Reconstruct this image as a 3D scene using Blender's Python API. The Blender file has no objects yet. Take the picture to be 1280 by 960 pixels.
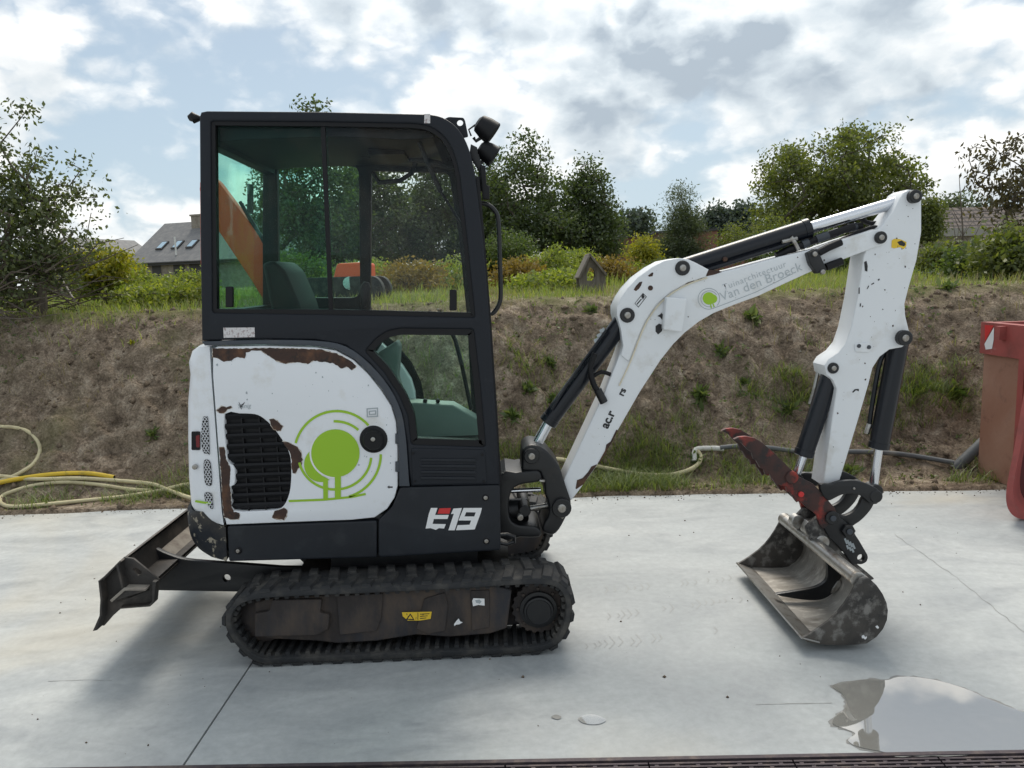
import bpy, bmesh, math, random
import numpy as np
from mathutils import Vector, Matrix, geometry
random.seed(7); RNG = np.random.default_rng(11)
SC = bpy.context.scene; COL = SC.collection
R = math.radians

# ------------------------------------------------------------------ camera, sky, sun, exposure
YAW, PITCH, ROLL, CAM_H, CAM_D, FPX = 1.5, 8.0, 1.8, 1.695, 3.25, 961.0
a, b, c = R(YAW), R(PITCH), R(ROLL)
FWD = Vector((math.sin(a)*math.cos(b), math.cos(a)*math.cos(b), -math.sin(b)))
r0 = Vector((math.cos(a), -math.sin(a), 0)); u0 = r0.cross(FWD)
RGT = math.cos(c)*r0 - math.sin(c)*u0; UP = math.sin(c)*r0 + math.cos(c)*u0
CAM = Vector((0, -CAM_D, CAM_H))
cd = bpy.data.cameras.new('camera'); cam = bpy.data.objects.new('camera', cd); COL.objects.link(cam)
cd.sensor_width = 36; cd.lens = 36*FPX/1280; cd.clip_start = .05; cd.clip_end = 3000
M = Matrix((RGT, UP, -FWD)).transposed().to_4x4(); M.translation = CAM
cam.matrix_world = M; SC.camera = cam

SUN_EL, SUN_AZ = 54.0, 7.0          # azimuth from +Y towards +X
w = bpy.data.worlds.new('World'); w.cycles.sampling_method = 'MANUAL'; w.cycles.sample_map_resolution = 512; SC.world = w; w.use_nodes = True
nt = w.node_tree; nt.nodes.clear()
def N(tree, t, **k):
    n = tree.nodes.new(t)
    for q, v in k.items():
        if q.startswith('i_'): n.inputs[q[2:].replace('_', ' ')].default_value = v
        else: setattr(n, q, v)
    return n
def math_n(tree, op, x, y=None, clamp=False):
    n = tree.nodes.new('ShaderNodeMath'); n.operation = op; n.use_clamp = clamp
    for i, v in enumerate((x, y)):
        if v is None: continue
        if isinstance(v, (int, float)): n.inputs[i].default_value = v
        else: tree.links.new(v, n.inputs[i])
    return n.outputs[0]
def ramp_n(tree, fac, stops, interp='LINEAR'):
    n = tree.nodes.new('ShaderNodeValToRGB'); n.color_ramp.interpolation = interp
    e = n.color_ramp.elements
    while len(e) < len(stops): e.new(.5)
    for i, (p, col) in enumerate(stops):
        e[i].position = p; e[i].color = (*col, 1) if len(col) == 3 else col
    tree.links.new(fac, n.inputs[0]); return n.outputs[0]
def mix_n(tree, fac, A, B, mode='MIX'):
    n = tree.nodes.new('ShaderNodeMix'); n.data_type = 'RGBA'; n.blend_type = mode
    for s, v in ((n.inputs[0], fac), (n.inputs[6], A), (n.inputs[7], B)):
        if isinstance(v, (int, float)): s.default_value = v
        elif isinstance(v, tuple): s.default_value = (*v, 1) if len(v) == 3 else v
        else: tree.links.new(v, s)
    return n.outputs[2]
L = nt.links.new
CLOUD_OFF = (12.0, 1.8, 2.5)
sky = N(nt, 'ShaderNodeTexSky', sky_type='NISHITA', sun_disc=False, sun_elevation=R(SUN_EL), sun_rotation=R(SUN_AZ), air_density=1.0, dust_density=2.0, ozone_density=1.2)
tc = N(nt, 'ShaderNodeTexCoord'); sep = N(nt, 'ShaderNodeSeparateXYZ'); L(tc.outputs['Generated'], sep.inputs[0])
mp = N(nt, 'ShaderNodeMapping'); mp.inputs['Scale'].default_value = (1, 1, 1.6); mp.inputs['Location'].default_value = CLOUD_OFF; L(tc.outputs['Generated'], mp.inputs[0])
def noise_at(vec, scale, detail, rough):
    n = N(nt, 'ShaderNodeTexNoise'); n.inputs['Scale'].default_value = scale; n.inputs['Detail'].default_value = detail; n.inputs['Roughness'].default_value = rough
    L(vec, n.inputs['Vector']); return n
def density(off):
    """billowing cumulus: large masses, cauliflower puffs, fine fraying"""
    ad = N(nt, 'ShaderNodeVectorMath', operation='ADD'); L(mp.outputs[0], ad.inputs[0]); ad.inputs[1].default_value = off
    wn = noise_at(ad.outputs[0], 14, 5, .6); wv = N(nt, 'ShaderNodeVectorMath', operation='MULTIPLY_ADD'); L(wn.outputs['Color'], wv.inputs[0]); wv.inputs[1].default_value = (.045, .045, .045); L(ad.outputs[0], wv.inputs[2])
    big = noise_at(wv.outputs[0], 2.2, 7, .55).outputs[0]
    b1 = math_n(nt, 'ABSOLUTE', math_n(nt, 'SUBTRACT', noise_at(wv.outputs[0], 8.5, 1, .5).outputs[0], .5))
    b2 = math_n(nt, 'ABSOLUTE', math_n(nt, 'SUBTRACT', noise_at(wv.outputs[0], 19, 1.5, .5).outputs[0], .5))
    puff = math_n(nt, 'ADD', math_n(nt, 'MULTIPLY', math_n(nt, 'SUBTRACT', b1, .08), .38), math_n(nt, 'MULTIPLY', math_n(nt, 'SUBTRACT', b2, .08), .20))
    return math_n(nt, 'ADD', big, puff)
dA = density((0, 0, 0)); dB = density((-.012, .0, .055))
cover = ramp_n(nt, dA, [(.405, (0, 0, 0)), (.525, (1, 1, 1))], 'EASE')
thick = ramp_n(nt, dA, [(.48, (0, 0, 0)), (.63, (1, 1, 1))], 'EASE')
edge = math_n(nt, 'MULTIPLY', math_n(nt, 'SUBTRACT', dA, dB), 5.5)
lit = math_n(nt, 'ADD', math_n(nt, 'SUBTRACT', .78, math_n(nt, 'MULTIPLY', thick, .60)), edge, clamp=True)
CLOUD_K = .90
ccol = ramp_n(nt, lit, [(0, (.37*CLOUD_K, .43*CLOUD_K, .49*CLOUD_K)), (.40, (.60*CLOUD_K, .66*CLOUD_K, .70*CLOUD_K)), (.75, (.76, .775, .775)), (1, (.93, .92, .89))])
nis = N(nt, 'ShaderNodeVectorMath', operation='SCALE'); L(sky.outputs[0], nis.inputs[0]); nis.inputs[3].default_value = .068
haze = ramp_n(nt, sep.outputs[2], [(0, (.9, .9, .9)), (.10, (.7, .7, .7)), (.4, (.4, .4, .4))])
skyc = mix_n(nt, haze, nis.outputs[0], (.48, .61, .71))
sdv = (math.sin(R(SUN_AZ))*math.cos(R(SUN_EL)), math.cos(R(SUN_AZ))*math.cos(R(SUN_EL)), math.sin(R(SUN_EL)))
dt = N(nt, 'ShaderNodeVectorMath', operation='DOT_PRODUCT'); L(tc.outputs['Generated'], dt.inputs[0]); dt.inputs[1].default_value = sdv
aur = math_n(nt, 'ADD', 1.0, math_n(nt, 'MULTIPLY', math_n(nt, 'POWER', math_n(nt, 'MAXIMUM', dt.outputs['Value'], 0.0), 6.0), .7))
acol = N(nt, 'ShaderNodeVectorMath', operation='SCALE'); L(ccol, acol.inputs[0]); L(aur, acol.inputs[3])
full = mix_n(nt, math_n(nt, 'MULTIPLY', cover, .93), skyc, acol.outputs[0])
bg = N(nt, 'ShaderNodeBackground'); L(full, bg.inputs[0]); bg.inputs[1].default_value = 1.0
wo = N(nt, 'ShaderNodeOutputWorld'); L(bg.outputs[0], wo.inputs[0])

sd = bpy.data.lights.new('sun', 'SUN'); sd.energy = 2.2; sd.angle = R(28); sd.color = (1, .93, .82)
so = bpy.data.objects.new('sun', sd); COL.objects.link(so)
sdir = Vector((math.sin(R(SUN_AZ))*math.cos(R(SUN_EL)), math.cos(R(SUN_AZ))*math.cos(R(SUN_EL)), math.sin(R(SUN_EL))))
so.rotation_euler = sdir.to_track_quat('Z', 'Y').to_euler(); so.location = (3, 8, 12)
SC.view_settings.view_transform = 'Standard'; SC.view_settings.look = 'None'
SC.view_settings.gamma = 1; SC.view_settings.use_curve_mapping = False; SC.view_settings.exposure = 0.34
SC.render.engine = 'CYCLES'; SC.cycles.max_bounces = 8; SC.cycles.transparent_max_bounces = 24

# ------------------------------------------------------------------ measuring the place from the photograph
def ray(px, py): return (px-640)/FPX*RGT + (480-py)/FPX*UP + FWD
def P(px, py, Y):
    v = ray(px, py); t = (Y-CAM.y)/v.y; p = CAM+t*v; return (p.x, p.z)
def PP(px, py, Y): x, z = P(px, py, Y); return Vector((x, Y, z))
def G(px, py, z=0.0):
    v = ray(px, py); t = (z-CAM.z)/v.z; return CAM+t*v
def at_depth(px, py, d):
    v = ray(px, py); return CAM + v*(d/math.hypot(v.x, v.y))
def Z(x0, y0, s): return lambda pts: [(x0+x*s, y0+y*s) for x, y in pts]
z1 = Z(230, 120, .328125); z2 = Z(220, 400, .34375); z3 = Z(100, 600, .25); z4 = Z(400, 600, .265625)
z5 = Z(640, 220, .21875); z6 = Z(860, 220, .25); z7 = Z(880, 430, .21875); z8 = Z(880, 600, .21875)
zs = Z(630, 540, .177); zl = Z(980, 580, .14583); zg = Z(230, 470, .20833)
def XZ(pts, Y): return [P(x, y, Y) for x, y in pts]
def smooth(pts, n=4, closed=True):
    q = [Vector(p) for p in pts]; out = []; m = len(q)
    for i in range(m if closed else m-1):
        p0 = q[(i-1) % m] if closed or i > 0 else q[i]; p1 = q[i]; p2 = q[(i+1) % m]
        p3 = q[(i+2) % m] if closed or i+2 < m else p2
        for k in range(n):
            t = k/n
            out.append(.5*((2*p1)+(p2-p0)*t+(2*p0-5*p1+4*p2-p3)*t*t+(3*p1-p0-3*p2+p3)*t**3))
    if not closed: out.append(q[-1])
    return [tuple(p) for p in out]
def round_poly(pts, r, n=4):
    """round the corners of a 2-D polygon by radius-like distance r"""
    out = []; m = len(pts)
    for i in range(m):
        p0, p1, p2 = (Vector(pts[(i+k) % m]) for k in (-1, 0, 1))
        d0, d2 = p0-p1, p2-p1; rr = min(r, d0.length*.45, d2.length*.45)
        A, B = p1+d0.normalized()*rr, p1+d2.normalized()*rr
        for k in range(n+1):
            t = k/n; out.append(tuple(A*(1-t)**2+p1*2*t*(1-t)+B*t*t))
    return out
def hash2(ix, iy, s):
    h = (ix*374761393 + iy*668265263 + s*1442695041) & 0xffffffff
    h = ((h ^ (h >> 13))*1274126177) & 0xffffffff
    return ((h ^ (h >> 16)) & 0xffff)/65535.0
def vnoise(x, y, s=0):
    x = np.asarray(x, float); y = np.asarray(y, float)
    ix = np.floor(x).astype(np.int64); iy = np.floor(y).astype(np.int64); fx = x-ix; fy = y-iy
    fx = fx*fx*(3-2*fx); fy = fy*fy*(3-2*fy)
    A, B, C_, D = hash2(ix, iy, s), hash2(ix+1, iy, s), hash2(ix, iy+1, s), hash2(ix+1, iy+1, s)
    return (A*(1-fx)+B*fx)*(1-fy)+(C_*(1-fx)+D*fx)*fy
def fbm(x, y, o=4, s=0):
    v = 0; amp = .5
    for i in range(o): v = v+amp*(vnoise(x*2**i, y*2**i, s+i*17)-.5); amp *= .5
    return v

# ------------------------------------------------------------------ materials
MATS = {}
def material(name, col, rough=.6, metal=0.0, col2=None, scale=8.0, lo=.45, hi=.65, detail=6, bump=0.0, bscale=40.0,
             col3=None, scale3=2.0, lo3=.5, hi3=.7, spec=.5, coat=0.0, stretch=None):
    m = bpy.data.materials.new(name); m.use_nodes = True; t = m.node_tree
    bs = t.nodes['Principled BSDF']; bs.inputs['Roughness'].default_value = rough; bs.inputs['Metallic'].default_value = metal
    bs.inputs['Specular IOR Level'].default_value = spec; bs.inputs['Coat Weight'].default_value = coat
    co = N(t, 'ShaderNodeTexCoord'); vec = co.outputs['Object']
    if stretch:
        mp = N(t, 'ShaderNodeMapping'); mp.inputs['Scale'].default_value = stretch; t.links.new(vec, mp.inputs[0]); vec = mp.outputs[0]
    def noise(sc, det):
        n = N(t, 'ShaderNodeTexNoise'); n.inputs['Scale'].default_value = sc; n.inputs['Detail'].default_value = det
        n.inputs['Roughness'].default_value = .62; t.links.new(vec, n.inputs['Vector']); return n.outputs[0]
    cur = col
    if col3:
        cur = mix_n(t, ramp_n(t, noise(scale3, 5), [(lo3, (0, 0, 0)), (hi3, (1, 1, 1))]), cur, col3)
    if col2:
        cur = mix_n(t, ramp_n(t, noise(scale, detail), [(lo, (0, 0, 0)), (hi, (1, 1, 1))]), cur, col2)
    if isinstance(cur, tuple): bs.inputs['Base Color'].default_value = (*cur, 1)
    else: t.links.new(cur, bs.inputs['Base Color'])
    if bump:
        bn = N(t, 'ShaderNodeBump'); bn.inputs['Strength'].default_value = bump; bn.inputs['Distance'].default_value = .01
        t.links.new(noise(bscale, 6), bn.inputs['Height']); t.links.new(bn.outputs[0], bs.inputs['Normal'])
    MATS[name] = m; return m
def leaf_mat(name, c1, c2, trans=.45):
    m = bpy.data.materials.new(name); m.use_nodes = True; t = m.node_tree; t.nodes.remove(t.nodes['Principled BSDF'])
    g = N(t, 'ShaderNodeNewGeometry'); colr = ramp_n(t, g.outputs['Random Per Island'], [(0, c1), (.55, tuple((x+y)/2 for x, y in zip(c1, c2))), (1, c2)])
    d = N(t, 'ShaderNodeBsdfDiffuse'); t.links.new(colr, d.inputs[0])
    tr = N(t, 'ShaderNodeBsdfTranslucent'); t.links.new(mix_n(t, 1.0, colr, (1.2, 1.25, .6), 'MULTIPLY'), tr.inputs[0])
    mx = N(t, 'ShaderNodeMixShader'); mx.inputs[0].default_value = trans
    t.links.new(d.outputs[0], mx.inputs[1]); t.links.new(tr.outputs[0], mx.inputs[2])
    gl = N(t, 'ShaderNodeBsdfGlossy'); gl.inputs['Roughness'].default_value = .5; gl.inputs[0].default_value = (1, 1, 1, 1)
    m2 = N(t, 'ShaderNodeMixShader'); m2.inputs[0].default_value = .04
    t.links.new(mx.outputs[0], m2.inputs[1]); t.links.new(gl.outputs[0], m2.inputs[2])
    t.links.new(m2.outputs[0], t.nodes['Material Output'].inputs[0]); MATS[name] = m; return m
def glass_mat(name, tint, refl):
    m = bpy.data.materials.new(name); m.use_nodes = True; t = m.node_tree; t.nodes.remove(t.nodes['Principled BSDF'])
    tr = N(t, 'ShaderNodeBsdfTransparent'); tr.inputs[0].default_value = (*tint, 1)
    gl = N(t, 'ShaderNodeBsdfGlossy'); gl.inputs['Roughness'].default_value = .02
    lw = N(t, 'ShaderNodeLayerWeight'); lw.inputs[0].default_value = .5
    fr = math_n(t, 'ADD', math_n(t, 'MULTIPLY', math_n(t, 'POWER', lw.outputs['Facing'], 4.0), .55), refl)
    mx = N(t, 'ShaderNodeMixShader'); t.links.new(fr, mx.inputs[0]); t.links.new(tr.outputs[0], mx.inputs[1]); t.links.new(gl.outputs[0], mx.inputs[2])
    t.links.new(mx.outputs[0], t.nodes['Material Output'].inputs[0]); MATS[name] = m; return m

material('white_paint', (.77, .79, .82), .33, 0, (.60, .58, .53), 5, .58, .80, 9, .03, 60, (.30, .22, .15), 34, .735, .78, coat=.15)
material('white_arm_paint', (.75, .77, .79), .38, 0, (.50, .47, .41), 6, .55, .85, 9, .04, 60, (.20, .15, .11), 40, .72, .77)
material('cream_weathered', (.70, .64, .50), .6, 0, (.45, .36, .24), 8, .5, .8, 7)
material('navy_paint', (.010, .012, .0165), .45, 0, (.035, .038, .042), 9, .55, .88, 8, .05, 30, (.016, .02, .027), 2, .4, .7, spec=.35)
material('scuffed_navy', (.011, .014, .020), .5, 0, (.30, .265, .205), 24, .585, .63, 10, .1, 30, (.05, .045, .04), 5, .45, .65, spec=.3)
material('cab_paint', (.010, .0125, .018), .48, 0, (.024, .027, .033), 26, .6, .85, 6, .05, 90, spec=.3)
material('trim_grey', (.045, .053, .066), .5, 0, (.08, .08, .08), 12, .55, .8)
material('black_steel', (.008, .0085, .010), .42, 0, (.035, .030, .025), 10, .58, .85, 8, .08, 30)
material('black_plastic', (.006, .006, .0075), .5, spec=.3)
material('cylinder_black', (.005, .007, .012), .3, 0, (.03, .033, .036), 14, .64, .86, 6, coat=.15, spec=.35)
material('chrome', (.70, .72, .76), .20, 1.0)
material('bare_steel', (.42, .41, .39), .38, .85, (.20, .16, .12), 16, .5, .72, 7, .12, 40)
material('worn_steel', (.40, .375, .34), .5, .35, (.17, .15, .125), 5, .46, .68, 10, .25, 30, (.60, .57, .52), 18, .5, .68, stretch=(1, 2.5, 1))
material('bucket_black', (.022, .021, .021), .55, .1, (.20, .19, .175), 16, .50, .64, 12, .2, 50, (.08, .07, .06), 3, .4, .65)
material('rust_brown', (.048, .024, .017), .75, 0, (.12, .055, .028), 14, .50, .68, 9, .3, 60, (.022, .016, .014), 30, .5, .65)
material('lifted_foil', (.62, .58, .52), .6, 0, (.30, .22, .16), 30, .45, .6)
material('dirty_frame', (.030, .024, .022), .8, 0, (.075, .055, .042), 7, .45, .65, 9, .25, 30, (.03, .03, .035), 3, .45, .6, stretch=(1, 1, .45))
material('rubber', (.018, .019, .021), .75, 0, (.085, .078, .068), 9, .45, .75, 8, .25, 60)
material('thumb_red', (.060, .026, .022), .6, .2, (.42, .045, .03), 5, .53, .66, 8, .15, 30, (.025, .02, .02), 9, .45, .6)
material('blade_steel', (.038, .034, .031), .6, .2, (.12, .10, .085), 6, .5, .75, 8, .2, 30)
material('blade_dust', (.30, .27, .23), .85, 0, (.16, .13, .11), 12, .45, .7, 8, .2, 40)
material('decal_green', (.30, .52, .018), .45)
material('decal_grey', (.36, .40, .42), .5)
material('decal_faint', (.45, .49, .51), .5)
material('decal_white', (.80, .80, .80), .4)
material('decal_black', (.015, .015, .017), .5)
material('decal_red', (.60, .03, .03), .45)
material('decal_yellow', (.75, .50, .03), .5, 0, (.10, .07, .02), 60, .62, .66)
material('paper_label', (.62, .60, .60), .6, 0, (.35, .28, .28), 90, .52, .6)
material('tail_red', (.16, .006, .01), .25)
material('pane_sign', (.01, .03, .025), .6, 0, (.06, .12, .10), 60, .55, .6)
material('console_grey', (.27, .30, .285), .6)
material('seat_shell', (.16, .175, .17), .6)
material('seat_vinyl', (.009, .0095, .010), .6, spec=.3)
material('lamp_glass', (.6, .6, .6), .1, .8)
material('orange_paint', (.72, .085, .018), .4, 0, (.45, .06, .02), 6, .6, .8, 8)
glass_mat('cab_glass', (.80, .955, .905), .010)
glass_mat('cab_glass_clear', (.965, .985, .975), .010)
# ground
material('damp_concrete', (.20, .20, .19), .45, 0, (.26, .255, .24), 12, .4, .65, 8)
material('track_dust', (.355, .36, .35), .7)
material('joint_dark', (.05, .05, .048), .9)
material('cast_iron', (.075, .06, .068), .6, .5, (.14, .11, .10), 20, .5, .7, 6, .2, 60)
material('soil_clod', (.155, .115, .078), .95, 0, (.09, .065, .045), 12)
material('straw', (.30, .24, .15), .9)
leaf_mat('grass_blade', (.12, .185, .035), (.32, .35, .09), .5)
leaf_mat('grass_patch', (.085, .14, .028), (.25, .28, .085), .42)
leaf_mat('grass_dry', (.20, .17, .085), (.31, .26, .14), .3)
leaf_mat('weed_leaf', (.07, .115, .03), (.17, .21, .07), .4)
leaf_mat('leaf_dark', (.042, .07, .024), (.115, .15, .055), .48)
leaf_mat('leaf_olive', (.075, .105, .022), (.19, .21, .055), .52)
leaf_mat('leaf_mid', (.05, .085, .022), (.13, .175, .048), .46)
leaf_mat('leaf_shrub', (.05, .072, .024), (.14, .165, .06), .45)
leaf_mat('leaf_yellow', (.17, .20, .018), (.42, .37, .03), .45)
leaf_mat('leaf_lime', (.125, .18, .03), (.32, .35, .07), .52)
leaf_mat('leaf_amber', (.16, .12, .03), (.30, .20, .05), .4)
leaf_mat('leaf_grey', (.06, .085, .040), (.125, .155, .08), .4)
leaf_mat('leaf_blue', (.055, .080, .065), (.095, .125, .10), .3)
leaf_mat('leaf_purple', (.045, .038, .02), (.12, .10, .045), .4)
material('bark', (.075, .06, .045), .9, 0, (.14, .12, .095), 14, .45, .65)
material('twig', (.10, .08, .062), .9, 0, (.22, .19, .15), 3, .5, .7)
material('twig_pale', (.45, .42, .38), .8)
material('old_wood', (.17, .15, .125), .85, 0, (.09, .075, .06), 30, .45, .7, 7, .2, 40, stretch=(1, 1, .1))
material('hose_cream', (.55, .49, .30), .6, 0, (.36, .30, .18), 9, .5, .75)
material('hose_yellow', (.62, .43, .03), .5, 0, (.35, .25, .05), 9, .55, .75)
material('pipe_grey', (.10, .105, .11), .55, 0, (.20, .19, .17), 7, .5, .75)
material('pipe_white', (.60, .59, .55), .5, 0, (.35, .31, .26), 9, .5, .7)
material('skip_brown', (.30, .145, .095), .75, 0, (.36, .20, .14), 2.5, .4, .7, 9, .1, 30, (.16, .07, .05), 11, .55, .75)
material('skip_red', (.34, .075, .065), .6, 0, (.24, .06, .05), 6, .45, .7, 8, .1, 30, (.42, .17, .15), 16, .6, .75)
material('skip_inside', (.10, .022, .022), .8, 0, (.06, .03, .025), 8)
material('roof_tiles', (.125, .095, .08), .8, 0, (.17, .135, .115), 6, .4, .6, 8)
material('roof_slate', (.15, .15, .155), .75, 0, (.21, .205, .20), 3, .4, .65, 8, .1, 20)
material('brick_wall', (.27, .13, .095), .9, 0, (.20, .105, .085), 5, .4, .6, 8)
material('brick_pale', (.30, .27, .23), .9, 0, (.22, .19, .16), 4, .4, .6)
material('coping', (.05, .048, .05), .7)
material('fascia_white', (.70, .70, .68), .6)
material('skylight_glass', (.36, .50, .60), .12, .0, spec=.9)
material('metal_roof', (.30, .29, .27), .7)

def soil_material():
    m = bpy.data.materials.new('bank_soil'); m.use_nodes = True; t = m.node_tree; bs = t.nodes['Principled BSDF']
    bs.inputs['Roughness'].default_value = .95; bs.inputs['Specular IOR Level'].default_value = .15
    co = N(t, 'ShaderNodeTexCoord'); v = co.outputs['Object']
    def nz(sc, det, rough=.65, dist=0):
        n = N(t, 'ShaderNodeTexNoise'); n.inputs['Scale'].default_value = sc; n.inputs['Detail'].default_value = det
        n.inputs['Roughness'].default_value = rough; n.inputs['Distortion'].default_value = dist; t.links.new(v, n.inputs['Vector']); return n.outputs[0]
    n1 = nz(2.2, 9, .7); n2 = nz(6.5, 10, .72, .4); n3 = nz(55, 5, .7); n4 = nz(1.1, 6, .6)
    c1 = ramp_n(t, n2, [(.33, (.062, .044, .032)), (.44, (.18, .136, .10)), (.53, (.305, .238, .176)), (.62, (.45, .37, .285)), (.75, (.60, .52, .42))])
    c2 = mix_n(t, ramp_n(t, n1, [(.42, (0, 0, 0)), (.6, (.6, .6, .6))]), c1, (.225, .178, .126))
    c3 = mix_n(t, ramp_n(t, n3, [(.35, (.62, .62, .62)), (.65, (1.25, 1.25, 1.25))]), (1, 1, 1), (1, 1, 1))
    sp = N(t, 'ShaderNodeSeparateXYZ'); t.links.new(v, sp.inputs[0])
    fine = ramp_n(t, n3, [(.32, (.45, .45, .45)), (.68, (1.35, 1.35, 1.35))])
    c4 = mix_n(t, 1.0, c2, fine, 'MULTIPLY')
    grassy = mix_n(t, ramp_n(t, n2, [(.35, (0, 0, 0)), (.65, (1, 1, 1))]), (.095, .105, .035), (.21, .20, .085))
    top = math_n(t, 'ADD', math_n(t, 'MULTIPLY', math_n(t, 'SUBTRACT', sp.outputs[2], 1.37), 7), math_n(t, 'MULTIPLY', math_n(t, 'SUBTRACT', n1, .5), 2.2), clamp=True)
    patch = ramp_n(t, n4, [(.57, (0, 0, 0)), (.72, (.4, .4, .4))])
    c5 = mix_n(t, patch, c4, grassy)
    c6 = mix_n(t, top, c5, mix_n(t, 1.0, grassy, (1.0, 1.05, .9), 'MULTIPLY'))
    t.links.new(c6, bs.inputs['Base Color'])
    bn = N(t, 'ShaderNodeBump'); bn.inputs['Strength'].default_value = 1.0; bn.inputs['Distance'].default_value = .035
    t.links.new(math_n(t, 'ADD', n2, math_n(t, 'MULTIPLY', n3, .5)), bn.inputs['Height']); t.links.new(bn.outputs[0], bs.inputs['Normal'])
    MATS['bank_soil'] = m
soil_material()
def concrete_material():
    m = bpy.data.materials.new('concrete'); m.use_nodes = True; t = m.node_tree; bs = t.nodes['Principled BSDF']
    g_ = N(t, 'ShaderNodeNewGeometry')
    def nz(sc, det, rough=.6, dist=0, st=(1, 1, 1)):
        mp_ = N(t, 'ShaderNodeMapping'); mp_.inputs['Scale'].default_value = st; t.links.new(g_.outputs['Position'], mp_.inputs[0])
        n = N(t, 'ShaderNodeTexNoise'); n.inputs['Scale'].default_value = sc; n.inputs['Detail'].default_value = det
        n.inputs['Roughness'].default_value = rough; n.inputs['Distortion'].default_value = dist; t.links.new(mp_.outputs[0], n.inputs['Vector']); return n.outputs[0]
    blot = nz(.55, 6, .6, .8); sweep = nz(1.3, 8, .68, 1.6, (1, 2.3, 1)); fine = nz(26, 6, .7); speck = nz(90, 3, .6); warm = nz(.35, 4, .6, .5)
    c1 = ramp_n(t, blot, [(.34, (.315, .335, .342)), (.5, (.39, .407, .408)), (.66, (.465, .478, .468))])
    c2 = mix_n(t, 1.0, c1, ramp_n(t, sweep, [(.30, (.80, .81, .83)), (.5, (1, 1, 1)), (.68, (1.13, 1.13, 1.12))]), 'MULTIPLY')
    c3 = mix_n(t, 1.0, c2, ramp_n(t, fine, [(.3, (.90, .90, .90)), (.7, (1.08, 1.08, 1.08))]), 'MULTIPLY')
    c4 = mix_n(t, ramp_n(t, speck, [(.70, (0, 0, 0)), (.76, (.55, .55, .55))]), c3, (.20, .19, .18))
    c5 = mix_n(t, ramp_n(t, warm, [(.56, (0, 0, 0)), (.72, (.55, .55, .55))]), c4, (.52, .46, .34))
    t.links.new(c5, bs.inputs['Base Color'])
    t.links.new(ramp_n(t, sweep, [(.35, (.45, .45, .45)), (.65, (.72, .72, .72))]), bs.inputs['Roughness']); bs.inputs['Specular IOR Level'].default_value = .4
    bn = N(t, 'ShaderNodeBump'); bn.inputs['Strength'].default_value = .12; bn.inputs['Distance'].default_value = .004
    t.links.new(math_n(t, 'ADD', fine, sweep), bn.inputs['Height']); t.links.new(bn.outputs[0], bs.inputs['Normal'])
    MATS['concrete'] = m
concrete_material()
def tile_material():
    m = bpy.data.materials.new('roof_tiles'); m.use_nodes = True; t = m.node_tree; bs = t.nodes['Principled BSDF']; bs.inputs['Roughness'].default_value = .8
    co = N(t, 'ShaderNodeTexCoord')
    def wave(axis, sc):
        n = N(t, 'ShaderNodeTexWave', wave_type='BANDS', bands_direction=axis); n.inputs['Scale'].default_value = sc; n.inputs['Distortion'].default_value = .6; n.inputs['Detail'].default_value = 2; t.links.new(co.outputs['Object'], n.inputs['Vector']); return n.outputs[1]
    nn_ = N(t, 'ShaderNodeTexNoise'); nn_.inputs['Scale'].default_value = 5; t.links.new(co.outputs['Object'], nn_.inputs['Vector'])
    h_ = math_n(t, 'MULTIPLY', ramp_n(t, wave('Z', 1.5), [(.1, (0, 0, 0)), (.4, (1, 1, 1))]), ramp_n(t, wave('X', 1.05), [(.05, (.3, .3, .3)), (.4, (1, 1, 1))]))
    t.links.new(mix_n(t, h_, (.035, .028, .026), mix_n(t, nn_.outputs[0], (.10, .078, .066), (.21, .165, .14))), bs.inputs['Base Color']); MATS['roof_tiles'] = m
tile_material()
def water_material():
    m = bpy.data.materials.new('puddle_water'); m.use_nodes = True; t = m.node_tree; t.nodes.remove(t.nodes['Principled BSDF'])
    tr = N(t, 'ShaderNodeBsdfTransparent'); tr.inputs[0].default_value = (.80, .765, .70, 1)
    gl = N(t, 'ShaderNodeBsdfGlossy'); gl.inputs['Roughness'].default_value = .015
    lw = N(t, 'ShaderNodeFresnel'); lw.inputs[0].default_value = 4.6
    df = N(t, 'ShaderNodeBsdfDiffuse'); df.inputs[0].default_value = (.66, .64, .58, 1)
    m0 = N(t, 'ShaderNodeMixShader'); m0.inputs[0].default_value = .45; t.links.new(tr.outputs[0], m0.inputs[1]); t.links.new(df.outputs[0], m0.inputs[2])
    mx = N(t, 'ShaderNodeMixShader'); t.links.new(lw.outputs[0], mx.inputs[0]); t.links.new(m0.outputs[0], mx.inputs[1]); t.links.new(gl.outputs[0], mx.inputs[2])
    t.links.new(mx.outputs[0], t.nodes['Material Output'].inputs[0]); MATS['puddle_water'] = m
water_material()

# ------------------------------------------------------------------ object helpers
WLOC = {}
def put(name, me, mat, parent=None, smooth_angle=35, recenter=True):
    if mat is not None and not me.materials: me.materials.append(MATS[mat])
    n = len(me.vertices); co = np.empty(n*3, np.float32); me.vertices.foreach_get('co', co); co = co.reshape(-1, 3)
    cen = (co.min(0)+co.max(0))/2 if recenter else np.zeros(3)
    if parent is None and recenter: cen[2] = co[:, 2].min()
    co -= cen; me.vertices.foreach_set('co', co.ravel()); me.update()
    if smooth_angle: me.shade_smooth(); me.set_sharp_from_angle(angle=R(smooth_angle))
    o = bpy.data.objects.new(name, me); COL.objects.link(o)
    wl = Vector([float(q) for q in cen]); WLOC[o] = wl
    if parent: o.parent = parent; o.location = wl-WLOC[parent]
    else: o.location = wl
    return o
def empty(name, loc, label, cat, group=None):
    o = bpy.data.objects.new(name, None); COL.objects.link(o); o.location = loc; o.empty_display_size = .2; WLOC[o] = Vector(loc)
    tag(o, label, cat, group); return o
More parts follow.
